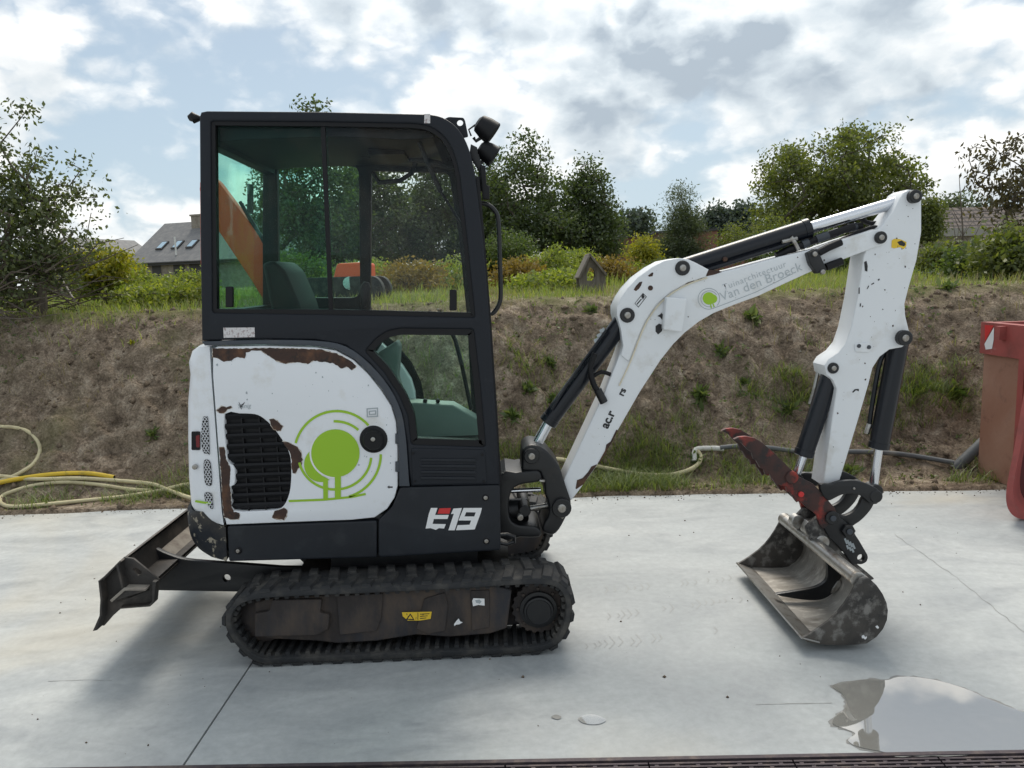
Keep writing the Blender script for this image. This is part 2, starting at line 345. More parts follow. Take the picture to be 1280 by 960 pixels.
def tag(o, label, cat=None, group=None, kind=None):
    if label: o['label'] = label
    if cat: o['category'] = cat
    if group: o['group'] = group
    if kind: o['kind'] = kind
    return o
def pd(name, v, f):
    me = bpy.data.meshes.new(name); me.from_pydata([tuple(x) for x in v], [], f); me.update(); return me
def fast_mesh(name, verts, faces_n, k):
    """verts (N,3) float; faces_n (F,k) int"""
    me = bpy.data.meshes.new(name); verts = np.asarray(verts, np.float32); faces_n = np.asarray(faces_n, np.int32)
    me.vertices.add(len(verts)); me.vertices.foreach_set('co', verts.ravel())
    me.loops.add(faces_n.size); me.loops.foreach_set('vertex_index', faces_n.ravel())
    me.polygons.add(len(faces_n)); me.polygons.foreach_set('loop_start', np.arange(0, faces_n.size, k, dtype=np.int32))
    me.update(calc_edges=True); return me
def slab(name, loops, y0, y1, mat, parent, bev=.004, res=2, angle=40):
    """XZ outline (first loop) with holes, from y0 (near) to y1 (far), bevelled edges"""
    cu = bpy.data.curves.new(name, 'CURVE'); cu.dimensions = '2D'; cu.fill_mode = 'BOTH'
    if not isinstance(loops[0][0], (tuple, list)): loops = [loops]
    for lp in loops:
        s = cu.splines.new('POLY'); s.points.add(len(lp)-1); s.use_cyclic_u = True
        for p, q in zip(s.points, lp): p.co = (q[0], q[1], 0, 1)
    t = y1-y0; bev = min(bev, t*.45)
    cu.extrude = t/2-bev; cu.bevel_depth = bev; cu.bevel_resolution = res; cu.offset = -bev
    ob = bpy.data.objects.new('tmp', cu); me = bpy.data.meshes.new_from_object(ob)
    bpy.data.objects.remove(ob); bpy.data.curves.remove(cu); me.materials.clear()
    me.transform(Matrix(((1, 0, 0, 0), (0, 0, -1, (y0+y1)/2), (0, 1, 0, 0), (0, 0, 0, 1))))
    bm = bmesh.new(); bm.from_mesh(me); bmesh.ops.remove_doubles(bm, verts=bm.verts, dist=1e-5); bmesh.ops.recalc_face_normals(bm, faces=bm.faces); bm.to_mesh(me); bm.free()
    me.name = name; return put(name, me, mat, parent, angle)
def plate(name, px, Y, y1, mat, parent, bev=.004, holes=(), ref=None, **k):
    rr = Y if ref is None else ref
    return slab(name, [XZ(px, rr)]+[XZ(h, rr) for h in holes], Y, y1, mat, parent, bev, **k)
def sheet(name, loops, Y, mat, parent):
    if not isinstance(loops[0][0], (tuple, list)): loops = [loops]
    vs = [Vector((x, 0, z)) for lp in loops for x, z in lp]
    tr = geometry.tessellate_polygon([[Vector((x, z, 0)) for x, z in lp] for lp in loops])
    me = pd(name, [(v.x, Y, v.z) for v in vs], [tuple(t) for t in tr])
    bm = bmesh.new(); bm.from_mesh(me)
    for f in bm.faces:
        f.normal_update()
        if f.normal.y > 0: f.normal_flip()
    bm.to_mesh(me); bm.free(); return put(name, me, mat, parent, 0)
def decal(name, px, Y, mat, parent, off=.0015, holes=()):
    return sheet(name, [XZ(px, Y)]+[XZ(h, Y) for h in holes], Y-off, mat, parent)
def stroke_pts(pts, wd, closed=False):
    q = [Vector(p) for p in pts]; A, B = [], []
    for i, p in enumerate(q):
        d = (q[min(i+1, len(q)-1)]-q[max(i-1, 0)]).normalized(); n = Vector((-d.y, d.x))*wd/2
        A.append(tuple(p+n)); B.append(tuple(p-n))
    return A+B[::-1]
def arc_pts(cx, cy, rx, ry, a0, a1, n=28): return [(cx+rx*math.cos(R(a0+(a1-a0)*i/n)), cy+ry*math.sin(R(a0+(a1-a0)*i/n))) for i in range(n+1)]
def circ(cx, cy, r, n=24, ry=None): return arc_pts(cx, cy, r, ry or r, 0, 360*(n-1)/n, n-1)
def tube_data(pts, rad, seg=10, cap=True):
    pts = [Vector(p) for p in pts]; v, f = [], []; prev = None
    for i, p in enumerate(pts):
        d = (pts[min(i+1, len(pts)-1)]-pts[max(i-1, 0)]).normalized()
        if prev is None:
            n = d.orthogonal().normalized()
        else:
            n = (prev-d*prev.dot(d)).normalized()
        prev = n; bn = d.cross(n); r = rad[i] if hasattr(rad, '__len__') else rad
        for k in range(seg):
            t = 2*math.pi*k/seg; v.append(p+(n*math.cos(t)+bn*math.sin(t))*r)
    for i in range(len(pts)-1):
        for k in range(seg):
            f.append((i*seg+k, i*seg+(k+1) % seg, (i+1)*seg+(k+1) % seg, (i+1)*seg+k))
    if cap: f.append(tuple(range(seg))[::-1]); f.append(tuple((len(pts)-1)*seg+k for k in range(seg)))
    return v, f
class MB:
    def __init__(s): s.v = []; s.f = []
    def add(s, v, f): o = len(s.v); s.v += [tuple(x) for x in v]; s.f += [tuple(i+o for i in q) for q in f]; return s
    def tube(s, pts, rad, seg=10, cap=True): return s.add(*tube_data(pts, rad, seg, cap))
    def box(s, x0, x1, y0, y1, z0, z1, M4=None):
        v = [Vector(p) for p in ((x0, y0, z0), (x1, y0, z0), (x1, y1, z0), (x0, y1, z0), (x0, y0, z1), (x1, y0, z1), (x1, y1, z1), (x0, y1, z1))]
        if M4: v = [M4 @ p for p in v]
        return s.add(v, [(0, 3, 2, 1), (4, 5, 6, 7), (0, 1, 5, 4), (1, 2, 6, 5), (2, 3, 7, 6), (3, 0, 4, 7)])
    def build(s, name, mat, parent=None, angle=40): return put(name, pd(name, s.v, s.f), mat, parent, angle)
def tube(name, pts, rad, mat, parent=None, seg=12): return MB().tube(pts, rad, seg).build(name, mat, parent)
def ycyl(name, cxz, r, y0, y1, mat, parent, seg=24, rim=.0):
    x, z = cxz; b = min(.004, r*.2, abs(y1-y0)*.3); s = 1 if y1 > y0 else -1
    ys = [y0, y0, y0+b*s, y1-b*s, y1, y1]; rs = [.0005, r-b, r, r, r-b, .0005]
    return MB().tube([(x, y, z) for y in ys], rs, seg, True).build(name, mat, parent) if False else lathe_y(name, x, z, list(zip(ys, rs)), mat, parent, seg)
def lathe_y(name, x, z, prof, mat, parent, seg=24):
    v, f = [], []
    for y, r in prof:
        for k in range(seg): t = 2*math.pi*k/seg; v.append((x+r*math.cos(t), y, z+r*math.sin(t)))
    m = len(prof)
    for i in range(m-1):
        for k in range(seg): f.append((i*seg+k, (i+1)*seg+k, (i+1)*seg+(k+1) % seg, i*seg+(k+1) % seg))
    f.append(tuple(range(seg))); f.append(tuple((m-1)*seg+k for k in range(seg))[::-1])
    me = pd(name, v, f); bm = bmesh.new(); bm.from_mesh(me); bmesh.ops.recalc_face_normals(bm, faces=bm.faces); bm.to_mesh(me); bm.free()
    return put(name, me, mat, parent, 35)
def text_decal(name, s, px, Y, size_px, ang, mat, parent, off=.0018, shear=0, spacing=1.0, bold=0.0):
    cu = bpy.data.curves.new(name, 'FONT'); cu.body = s; k = (PP(px[0]+10, px[1], Y)-PP(px[0], px[1], Y)).length/10
    cu.size = size_px*k; cu.shear = shear; cu.space_character = spacing; cu.offset = bold*k
    ob = bpy.data.objects.new('tmp', cu); me = bpy.data.meshes.new_from_object(ob); bpy.data.objects.remove(ob); bpy.data.curves.remove(cu); me.materials.clear()
    o = PP(px[0], px[1], Y); ca, sa = math.cos(R(ang)), math.sin(R(ang))
    me.transform(Matrix(((ca, -sa, 0, o.x), (0, 0, -1, Y-off), (sa, ca, 0, o.z), (0, 0, 0, 1))))
    return put(name, me, mat, parent, 0)

# ------------------------------------------------------------------ ground: concrete yard, soil bank, plateau behind
EDGE = [(-30, 3.72), (-3.8, 2.56), (-2.53, 2.57), (.12, 2.40), (.86, 2.45), (3.83, 2.21), (30, 1.2)]
def edge_y(x): return np.interp(x, [p[0] for p in EDGE], [p[1] for p in EDGE])
TOP = 1.46
def hills(x, y):
    x = np.asarray(x, float); y = np.asarray(y, float); e = edge_y(x)
    foot = e+.36+.10*fbm(x*.9, y*0+3, 2, 5)*2; topy = 4.35+.35*fbm(x*.55, y*0+9, 3, 8)*2
    t = np.clip((y-foot)/(topy-foot), 0, 1); prof = t*t*(3-2*t)*.55+t*.45
    slope = np.clip(np.sin(np.pi*t), 0, 1)
    z = TOP*prof+.24*slope*fbm(x*1.3, y*1.6, 3, 21)+ (.012+.26*slope)*np.abs(fbm(x*3.4+y*1.2, y*5, 4, 33))*1.6+(.006+.065*slope)*fbm(x*12, y*16, 3, 51)*2
    z = z+np.clip(y-5, 0, 40)*.0006+.10*fbm(x*.35, y*.35, 3, 71)*np.clip(y-4.6, 0, 3)/3
    lip = np.clip((y-e)/.05, 0, 1)
    z = np.where(y < e+.05, -.09+.11*lip, z+.012*np.clip((e+.4-y)/.3, 0, 1))
    return z
def ground_pt(px, py, lift=0.0):
    v = ray(px, py); t = 3.0
    for _ in range(4000):
        p = CAM+v*t
        if p.z <= float(hills(p.x, p.y)) or (p.z <= 0 and p.y < edge_y(p.x)): break
        t += .01
    return Vector((p.x, p.y, p.z+lift))
xs = np.concatenate([-np.geomspace(400, 7, 26), np.arange(-6.3, 7.3, .032), np.geomspace(7.6, 400, 26)])
ys = np.concatenate([-np.geomspace(60, 1, 8), np.linspace(0, 2.0, 5), np.arange(2.1, 4.95, .03), np.arange(5.0, 10, .16), np.geomspace(10.3, 900, 30)])
XX, YY = np.meshgrid(xs, ys); ZZ = hills(XX, YY)
nx, ny = len(xs), len(ys); idx = np.arange(nx*ny).reshape(ny, nx)
F4 = np.stack([idx[:-1, :-1], idx[:-1, 1:], idx[1:, 1:], idx[1:, :-1]], -1).reshape(-1, 4)
gm = fast_mesh('ground', np.stack([XX, YY, ZZ], -1).reshape(-1, 3), F4, 4)
g = put('ground', gm, 'bank_soil', None, 0, recenter=False); gm.shade_smooth()
tag(g, 'brown soil bank rising behind the yard to grassy garden ground', None, None, 'structure')

# concrete yard: base sheet with three slabs on it
JA, JB = G(310, 836), G(229, 957)
jd = (JA-JB); jd.z = 0
def joint_x(y, s=0): return JB.x+(y-JB.y)/jd.y*jd.x+s
CH = lambda x: -.700-.047*(x+.80)          # far rim of the drainage channel
yard = pd('concrete_yard', [(-30, -30, -.06), (30, -30, -.06), (30, 1.2, -.06), (-30, 3.7, -.06)], [(0, 1, 2, 3)])
yo = put('concrete_yard', yard, 'joint_dark', None, 0, recenter=False); tag(yo, 'pale grey concrete yard with a saw-cut joint', None, None, 'structure'); yo['kind'] = 'structure'
def slab_mesh(name, poly):
    n = len(poly); v = [(x, y, 0) for x, y in poly]+[(x, y, -.05) for x, y in poly]
    me = pd(name, v, [tuple(range(n))]+[(i, i+n, (i+1) % n+n, (i+1) % n) for i in range(n)])
    bm = bmesh.new(); bm.from_mesh(me); bmesh.ops.recalc_face_normals(bm, faces=bm.faces); bm.to_mesh(me); bm.free()
    return put(name, me, 'concrete', yo, 0)
ex = np.linspace(-28, 28, 561); ey = edge_y(ex)+.022*fbm(ex*3, ex*0, 4, 3)*2
jy = float(edge_y(joint_x(2.45)))
left = [(-28, float(CH(-28)))]+[(joint_x(float(CH(JB.x)), -.0045), float(CH(JB.x)))]+[(joint_x(jy, -.0045), jy)]+[(float(x), float(y)) for x, y in zip(ex, ey) if x < joint_x(jy)-.03][::-1]
right = [(joint_x(float(CH(JB.x)), .0045), float(CH(JB.x))), (28, float(CH(28)))]+[(float(x), float(y)) for x, y in zip(ex, ey) if x > joint_x(jy)+.03][::-1]+[(joint_x(jy, .0045), jy)]
slab_mesh('slab', left); slab_mesh('slab', right); slab_mesh('slab', [(-28, -28), (28, -28), (28, CH(28)-.20), (-28, CH(-28)-.20)])
# drainage channel with its grating
dc = empty('drain_channel', (.5, float(CH(.5))-.1, -.04), 'dark cast iron slotted drain channel let into the concrete', 'drain')
ang = math.atan(-.047); Mc = Matrix.Translation((.5, CH(.5), 0)) @ Matrix.Rotation(ang, 4, 'Z')
MB().box(-6, 6, -.022, -.004, -.045, .004, Mc).build('rim', 'cast_iron', dc); MB().box(-6, 6, -.196, -.178, -.045, .004, Mc).build('rim', 'cast_iron', dc)
for k in range(24):
    x0 = -6+k*.5; gb = MB()
    for i in range(8):
        yy = -.034-i*.0195; gb.box(x0+.003, x0+.497, yy-.0045, yy+.0045, -.03, -.001, Mc)
        for j in range(7): q = x0+.02+j*.0715+(.035 if i % 2 else 0); gb.box(q, q+.014, yy-.0155, yy-.004, -.03, -.003, Mc) if q+.014 < x0+.497 and i < 7 else None
    gb.build('grate', 'cast_iron', dc)

# puddles
def puddle(name, px, label, cat='puddle'):
    q = [G(x, y) for x, y in smooth(px, 4)]; n = len(q)
    ar = sum(q[i].x*q[(i+1) % n].y-q[(i+1) % n].x*q[i].y for i in range(n)); q = q if ar > 0 else q[::-1]
    cen_ = sum(q, Vector((0, 0, 0)))/n
    rim_ = [cen_+(p-cen_)*(1+min(.010/max(.02, (p-cen_).length), .07)*random.uniform(.3, 2.0)) for p in q]; v = [(p.x, p.y, .0012) for p in rim_]
    me = pd(name, [(p.x, p.y, .003) for p in q], [tuple(range(n))])
    o = put(name, me, 'puddle_water' if cat == 'puddle' else 'damp_concrete', None, 0)
    if cat == 'puddle' and n > 60:
        v += [(p.x, p.y, .0012) for p in q]; put('damp_margin', pd('damp_margin', v, [(i, (i+1) % n, n+(i+1) % n, n+i) for i in range(n)]), 'damp_concrete', o, 0)
    tag(o, label, cat); return o
puddle('puddle', [(1040, 858), (1062, 853), (1085, 850), (1108, 851), (1122, 847), (1142, 847), (1170, 851), (1205, 861), (1230, 872), (1260, 884), (1300, 897), (1350, 912), (1380, 930), (1330, 937), (1270, 939), (1180, 942), (1130, 944), (1100, 940), (1072, 934), (1060, 926), (1069, 918), (1057, 912), (1041, 906), (1044, 897), (1055, 888), (1058, 878), (1053, 868)],
       'large shallow puddle mirroring the sky beside the drain')
puddle('puddle', [(723, 899), (730, 895), (742, 894), (754, 898), (757, 902), (748, 906), (735, 906), (726, 903)], 'tiny oval puddle alone on dry concrete')
puddle('damp_spot', [(689, 897), (695, 894), (702, 897), (697, 900)], 'small dark damp dot beside the tiny oval puddle', 'stain')

# marks on the concrete: hairline cracks, tread prints, soil crumbs
def ground_strip(name, px, wd, mat, label):
    q = [G(x, y) for x, y in px]; A_, B_ = [], []
    for i, p in enumerate(q):
        d = (q[min(i+1, len(q)-1)]-q[max(i-1, 0)]).normalized(); n_ = Vector((-d.y, d.x, 0))*wd*random.uniform(.25, .8); A_.append(p+n_); B_.append(p-n_)
    m_ = len(q); o = put(name, pd(name, [(p.x, p.y, .0015) for p in A_+B_], [(m_+i, m_+i+1, i+1, i) for i in range(m_-1)]), mat, None, 0); tag(o, label, 'crack'); return o
def wander(pts, n=8, amp=1.5):
    out_ = []
    for (x0, y0), (x1, y1) in zip(pts, pts[1:]):
        for k in range(n): t = k/n; out_.append((x0+(x1-x0)*t+random.uniform(-amp, amp), y0+(y1-y0)*t+random.uniform(-amp, amp)*.6))
    return out_+[pts[-1]]
ground_strip('hairline_crack', wander([(1118, 668), (1150, 690), (1195, 722), (1240, 758), (1285, 795)]), .0022, 'damp_concrete', 'long hairline crack in the concrete right of the bucket')
ground_strip('hairline_crack', wander([(945, 881), (985, 880), (1040, 879)], 6, .4), .002, 'damp_concrete', 'short straight scratch in the concrete leading to the puddle')
ground_strip('hairline_crack', wander([(60, 852), (105, 850), (140, 851)], 5, .4), .002, 'damp_concrete', 'short scratch in the concrete left of the saw joint')
mb = MB()
for (x0, y0, x1, y1, n_, hh) in ((735, 808, 905, 788, 20, 9), (730, 775, 935, 748, 24, 6), (760, 738, 930, 722, 20, 5)):
    for k in range(n_):
        if random.random() < .38: continue
        t = k/n_; cx_, cy_ = x0+(x1-x0)*t, y0+(y1-y0)*t; L_ = hh*random.uniform(.35, 1.0); cx_ += random.uniform(-2, 2); cy_ += random.uniform(-1, 1)
        for sg in (-1, 1):
            A_, B_ = G(cx_, cy_), G(cx_-L_*.9, cy_+sg*L_); A2_, B2_ = G(cx_+1.3, cy_), G(cx_-L_*.9+1.2, cy_+sg*L_); mb.add([(p.x, p.y, .0012) for p in ((A_, A2_, B2_, B_) if sg < 0 else (A_, B_, B2_, A2_))], [(0, 1, 2, 3)])
tag(mb.build('tread_prints', 'track_dust', None, 0), 'faint rows of rubber tread prints on the concrete', None, None, 'stuff')

# ------------------------------------------------------------------ the excavator
YN, YF, YB = .19, 1.17, .48           # near and far body side, boom centre plane
HB = .085                             # boom half width
EX = empty('mini_excavator', (-.35, .68, 0), 'white and black tracked mini excavator with a closed cab on the concrete yard', 'excavator')
def pinboss(name, px, Y, rpx, parent, proud=.02, mat='black_steel'):
    k = .00415; o = ycyl(name, P(*px, Y), rpx*k, Y+.01, Y-proud, mat, parent, 20)
    ycyl('pin_end', P(*px, Y), rpx*k*.45, Y, Y-proud-.006, 'bare_steel', parent, 14); return o

# --- tracks
outer = [(277, 778), (281, 762), (292, 749), (312, 741), (345, 737), (430, 733), (560, 727), (640, 722), (680, 721), (703, 727), (715, 741), (719, 758), (716, 782), (706, 803), (690, 815), (660, 821), (560, 826), (440, 831), (360, 834), (330, 835), (312, 829), (294, 812), (282, 795)]
path = [Vector(p) for p in XZ(smooth(outer, 8), 0.0)]
zmin = min(p.y for p in path); path = [Vector((p.x, p.y-zmin)) for p in path]
# resample evenly
def resample(pts, n):
    q = pts+[pts[0]]; d = [0]
    for i in range(len(pts)): d.append(d[-1]+(q[i+1]-q[i]).length)
    out = []
    for k in range(n):
        s = d[-1]*k/n; i = max(j for j in range(len(d)-1) if d[j] <= s); t = (s-d[i])/(d[i+1]-d[i]); out.append(q[i].lerp(q[i+1], t))
    return out
NL = 40
pth = resample(path, NL*4); npt = len(pth)
nrm = []
for i in range(npt):
    d = (pth[(i+2) % npt]-pth[(i-2) % npt]).normalized(); nrm.append(Vector((d.y, -d.x)))
cenp = sum(pth, Vector((0, 0)))/npt
if (pth[0]-cenp).dot(nrm[0]) < 0: nrm = [-q for q in nrm]
LUG = .012; TH = .030
def make_track(y0, y1):
    v, f = [], []
    prof = [(-LUG, y0+.006), (-LUG-.006, y0), (-LUG-TH+.004, y0), (-LUG-TH, y0+.006), (-LUG-TH, y1-.006), (-LUG-TH+.004, y1), (-LUG-.006, y1), (-LUG, y1-.006)]
    m = len(prof)
    for p, n in zip(pth, nrm):
        for o, y in prof: q = p+n*o; v.append((q.x, y, q.y))
    for i in range(npt):
        j = (i+1) % npt
        for k in range(m): f.append((i*m+k, i*m+(k+1) % m, j*m+(k+1) % m, j*m+k))
    me = pd('track', v, f); bm = bmesh.new(); bm.from_mesh(me); bmesh.ops.recalc_face_normals(bm, faces=bm.faces); bm.to_mesh(me); bm.free()
    tr = put('track', me, 'rubber', EX, 50)
    # tread lugs: a long bar from one edge and a short block, alternating sides
    def lug_mesh(flip):
        mb = MB(); yy = (y1-y0)
        def blk(ya, yb, xa, xb, skew):
            top = .72; v = []
            for z, s in ((-.003, 1.0), (LUG, top)):
                for yq, sk in ((ya, 0), (yb, skew)):
                    for xq in (xa, xb):
                        cx = (xa+xb)/2; v.append((cx+(xq-cx)*s+sk, yq+(.004 if yq == ya else -.004)*(1 if z > 0 else 0), z))
            mb.add(v, [(0, 1, 3, 2), (4, 6, 7, 5), (0, 4, 5, 1), (2, 3, 7, 6), (0, 2, 6, 4), (1, 5, 7, 3)])
        if flip: blk(0, yy*.62, -.027, .027, .018); blk(yy*.70, yy, -.024, .024, -.008)
        else: blk(yy*.38, yy, -.010, .044, -.018); blk(0, yy*.30, -.024, .024, .008)
        return pd('tread_lug', mb.v, mb.f)
    lm = [lug_mesh(0), lug_mesh(1)]
    for q in lm: q.materials.append(MATS['rubber'])
    for k in range(NL):
        i = k*4; p = pth[i]-nrm[i]*LUG; n = nrm[i]; t = Vector((n.y, -n.x))
        o = bpy.data.objects.new('tread_lug', lm[k % 2]); COL.objects.link(o); o.parent = tr
        mat = Matrix(((t.x, 0, n.x, p.x), (0, 1, 0, y0), (t.y, 0, n.y, p.y), (0, 0, 0, 1)))
        if mat.determinant() < 0: mat = Matrix(((-t.x, 0, n.x, p.x), (0, 1, 0, y0), (-t.y, 0, n.y, p.y), (0, 0, 0, 1)))
        mat.translation -= WLOC[tr]; o.matrix_local = mat
    # inner drive teeth
    mb = MB()
    for k in range(npt//2):
        i = k*2; p = pth[i]-nrm[i]*(LUG+TH); n = nrm[i]; t = Vector((n.y, -n.x)); v = []
        for dz, s in ((.002, .013), (-.016, .008)):
            for yq in (y0+.02, y1-.02):
                for sx in (-1, 1): q = p+n*dz+t*s*sx; v.append((q.x, yq, q.y))
        mb.add(v, [(0, 1, 3, 2), (4, 6, 7, 5), (0, 4, 5, 1), (2, 3, 7, 6), (0, 2, 6, 4), (1, 5, 7, 3)])
    tag(mb.build('drive_teeth', 'rubber', tr), None, kind='stuff')
    return tr
make_track(0, .23); make_track(1.13, 1.36)
def shift(px): # world outline on the near track plane, in step with the ground correction
    return [(x, z-zmin) for x, z in XZ(px, .02)]
for side, (ya, yb) in enumerate(((.045, .20), (1.16, 1.315))):
    fr = slab('track_frame', round_poly(shift([(316, 757), (345, 751), (405, 749), (412, 744), (520, 740), (618, 736), (640, 742), (634, 790), (612, 797), (560, 801), (520, 798), (470, 806), (420, 809), (395, 806), (330, 803), (316, 797)]), .01), ya, yb, 'dirty_frame', EX, .008)
    if side == 0:
        slab('tensioner_box', round_poly(shift([(318, 769), (336, 766), (340, 752), (402, 751), (400, 768), (412, 770), (410, 789), (395, 796), (318, 798)]), .01), ya-.022, ya+.02, 'dirty_frame', fr, .005)
        slab('guard_plate', round_poly(shift([(420, 748), (478, 745), (476, 776), (470, 792), (424, 797)]), .008), ya-.010, ya+.02, 'dirty_frame', fr, .003)
        slab('guard_plate', round_poly(shift([(530, 752), (556, 744), (560, 760), (556, 792), (536, 796), (520, 790)]), .008), ya-.008, ya+.02, 'dirty_frame', fr, .003)
        slab('guard_plate', round_poly(shift([(588, 742), (612, 741), (612, 788), (590, 792)]), .006), ya-.006, ya+.02, 'dirty_frame', fr, .003)
        sheet('warning_sticker', shift(z4([(384, 633), (525, 630), (520, 664), (470, 672), (412, 672), (388, 652)])), ya-.012, 'decal_yellow', fr)
        sheet('warning_triangle', [shift(z4([(402, 668), (424, 638), (444, 670)])), shift(z4([(412, 664), (424, 646), (436, 664)]))], ya-.0125, 'decal_black', fr)
        sheet('warning_lines', shift(z4([(458, 634), (461, 634), (461, 668), (458, 668)])), ya-.0125, 'decal_black', fr)
        for q in range(3): sheet('warning_lines', shift(z4([(470, 640+q*10), (512-q*6, 638+q*10), (511-q*6, 641+q*10), (470, 644+q*10)])), ya-.0125, 'decal_black', fr)
        sheet('white_sticker', shift(z4([(722, 568), (774, 570), (775, 603), (745, 600), (720, 606), (716, 580)])), ya-.0085, 'decal_white', fr)
        sheet('sticker_print', shift(z4([(730, 578), (750, 574), (760, 584), (752, 594), (735, 590)])), ya-.0089, 'decal_grey', fr)
        sheet('white_sticker', shift(z4([(630, 690), (640, 675), (652, 662), (660, 676), (672, 680), (655, 690), (640, 692), (632, 698)])), ya-.012, 'decal_white', fr)
    # sprocket and idler
    sx, sz = shift([(674, 769)])[0]; mb = []
    for k in range(21*4):
        t = 2*math.pi*k/84; r = .122 if k % 4 in (0, 1) else .114; mb.append((sx+r*math.cos(t), sz+r*math.sin(t)))
    sp = slab('drive_sprocket', mb, ya+.04, ya+.07, 'dirty_frame', EX, .003)
    s = -1 if side == 0 else 1; yo_ = ya+.03 if side == 0 else yb-.03
    lathe_y('hub', sx, sz, [(yo_-.02*s*-1, .0005), (yo_, .085), (yo_+.012*s, .085), (yo_+.014*s, .070), (yo_+.030*s, .066), (yo_+.032*s, .058), (yo_+.027*s, .054), (yo_+.027*s, .0005)], 'black_steel', sp, 32)
    for k in range(8): t = 2*math.pi*k/8; ycyl('bolt', (sx+.095*math.cos(t), sz+.095*math.sin(t)), .008, ya+.05, ya+.032, 'dirty_frame', sp, 8)
    ix, iz = shift([(322, 784)])[0]; idl = lathe_y('idler_wheel', ix, iz, [(ya+.03, .0005), (ya+.03, .05), (ya+.045, .10), (ya+.06, .115), (yb-.06, .115), (yb-.045, .10), (yb-.03, .0005)], 'dirty_frame', EX, 32)
    for k in range(3):
        rx, rz = shift([(412+k*82, 797-k*3.2)])[0]; lathe_y('track_roller', rx, rz, [(ya+.05, .0005), (ya+.05, .03), (ya+.06, .042), (yb-.06, .042), (yb-.05, .0005)], 'dirty_frame', EX, 16)
for yy in (.203, 1.145):
    slab('dark_infill', [tuple(pth[i]-nrm[i]*(LUG+TH+.012)) for i in range(0, npt, 3)], yy, yy+.012, 'dirty_frame', EX, .002)  # dark plate added behind the frame so the track loop's inside looks shaded
# undercarriage between the tracks
MB().box(-.95, .05, .20, 1.16, .16, .34).build('undercarriage_frame', 'black_steel', EX)
MB().box(-.80, -.10, .30, 1.06, .34, .43).build('undercarriage_top', 'black_steel', EX)
MB().tube([(-.42, .68, .40), (-.42, .68, .50)], .30, 32).build('slew_ring', 'dirty_frame', EX)

# --- dozer blade
BY0, BY1 = 0.0, 1.36
bp = z3([(90, 505), (190, 408), (240, 415), (370, 520), (360, 625), (340, 642), (190, 655), (140, 700), (92, 755), (62, 755), (96, 680), (102, 600)])
bl = plate('dozer_blade', z3([(90, 505), (100, 503), (112, 600), (108, 684), (84, 752), (62, 757), (96, 680), (100, 600)]), BY0, BY1, 'blade_steel', EX, .003, ref=BY0)
for yy in (BY0+.05, BY1-.064): plate('end_plate', bp, yy, yy+.014, 'blade_steel', bl, .003, ref=BY0, holes=[z3(round_poly([(238, 470), (250, 460), (280, 480), (278, 496), (262, 500)], 5))])
plate('end_ledge', z3([(146, 604), (215, 543), (328, 545), (326, 556), (222, 556), (156, 614)]), BY0+.004, BY0+.05, 'blade_dust', bl, .002, ref=BY0)
plate('end_flange', z3([(178, 432), (188, 424), (216, 540), (206, 550)]), BY0+.004, BY0+.05, 'blade_steel', bl, .002, ref=BY0)
plate('end_flange', z3([(352, 516), (370, 521), (360, 625), (340, 643), (190, 655), (188, 648), (332, 636), (350, 618)]), BY0+.02, BY0+.05, 'blade_steel', bl, .002, ref=BY0)
# ribs and box section behind the mouldboard
plate('mouldboard_rib', z3([(150, 600), (215, 545), (325, 545), (320, 562), (160, 612)]), BY0+.014, BY1-.014, 'blade_steel', bl, .002, ref=BY0)
plate('mouldboard_back', z3([(172, 440), (186, 438), (222, 548), (205, 552)]), BY0+.014, BY1-.014, 'blade_steel', bl, .002, ref=BY0)
plate('upper_channel', z3([(95, 506), (190, 410), (199, 414), (104, 512)]), BY0+.014, BY1-.014, 'blade_steel', bl, .002, ref=BY0)
plate('wear_edge', z3([(150, 612), (330, 560), (325, 575), (158, 640)]), BY0+.05, BY1-.05, 'blade_steel', bl, .002, ref=BY0)
AY = .36
armp = z3(smooth([(325, 315), (360, 334), (420, 365), (500, 393), (570, 404)], 4, False)+[(650, 410), (800, 420), (1010, 436), (1300, 440), (1300, 575), (820, 560), (370, 552), (366, 440), (320, 430), (316, 380)])
for yy in (AY, .68+(.68-AY)-.03): plate('blade_arm', armp, yy, yy+.03, 'black_steel', bl, .004, ref=AY, holes=[z3(circ(733, 492, 19, 14))])
plate('cross_plate', z3([(330, 330), (360, 350), (480, 410), (470, 440), (330, 420)]), AY+.03, .97, 'blade_dust', bl, .004, ref=AY)
plate('tie_bar', z3([(325, 316), (338, 318), (330, 420), (318, 420)]), AY+.03, .97, 'blade_steel', bl, .004, ref=AY)
for y in (AY-.03, AY+.03):
    plate('hinge_lug', z3(round_poly([(270, 435), (330, 430), (372, 445), (366, 500), (300, 498)], 12)), y-.008, y+.008, 'black_steel', bl, .003, ref=AY)

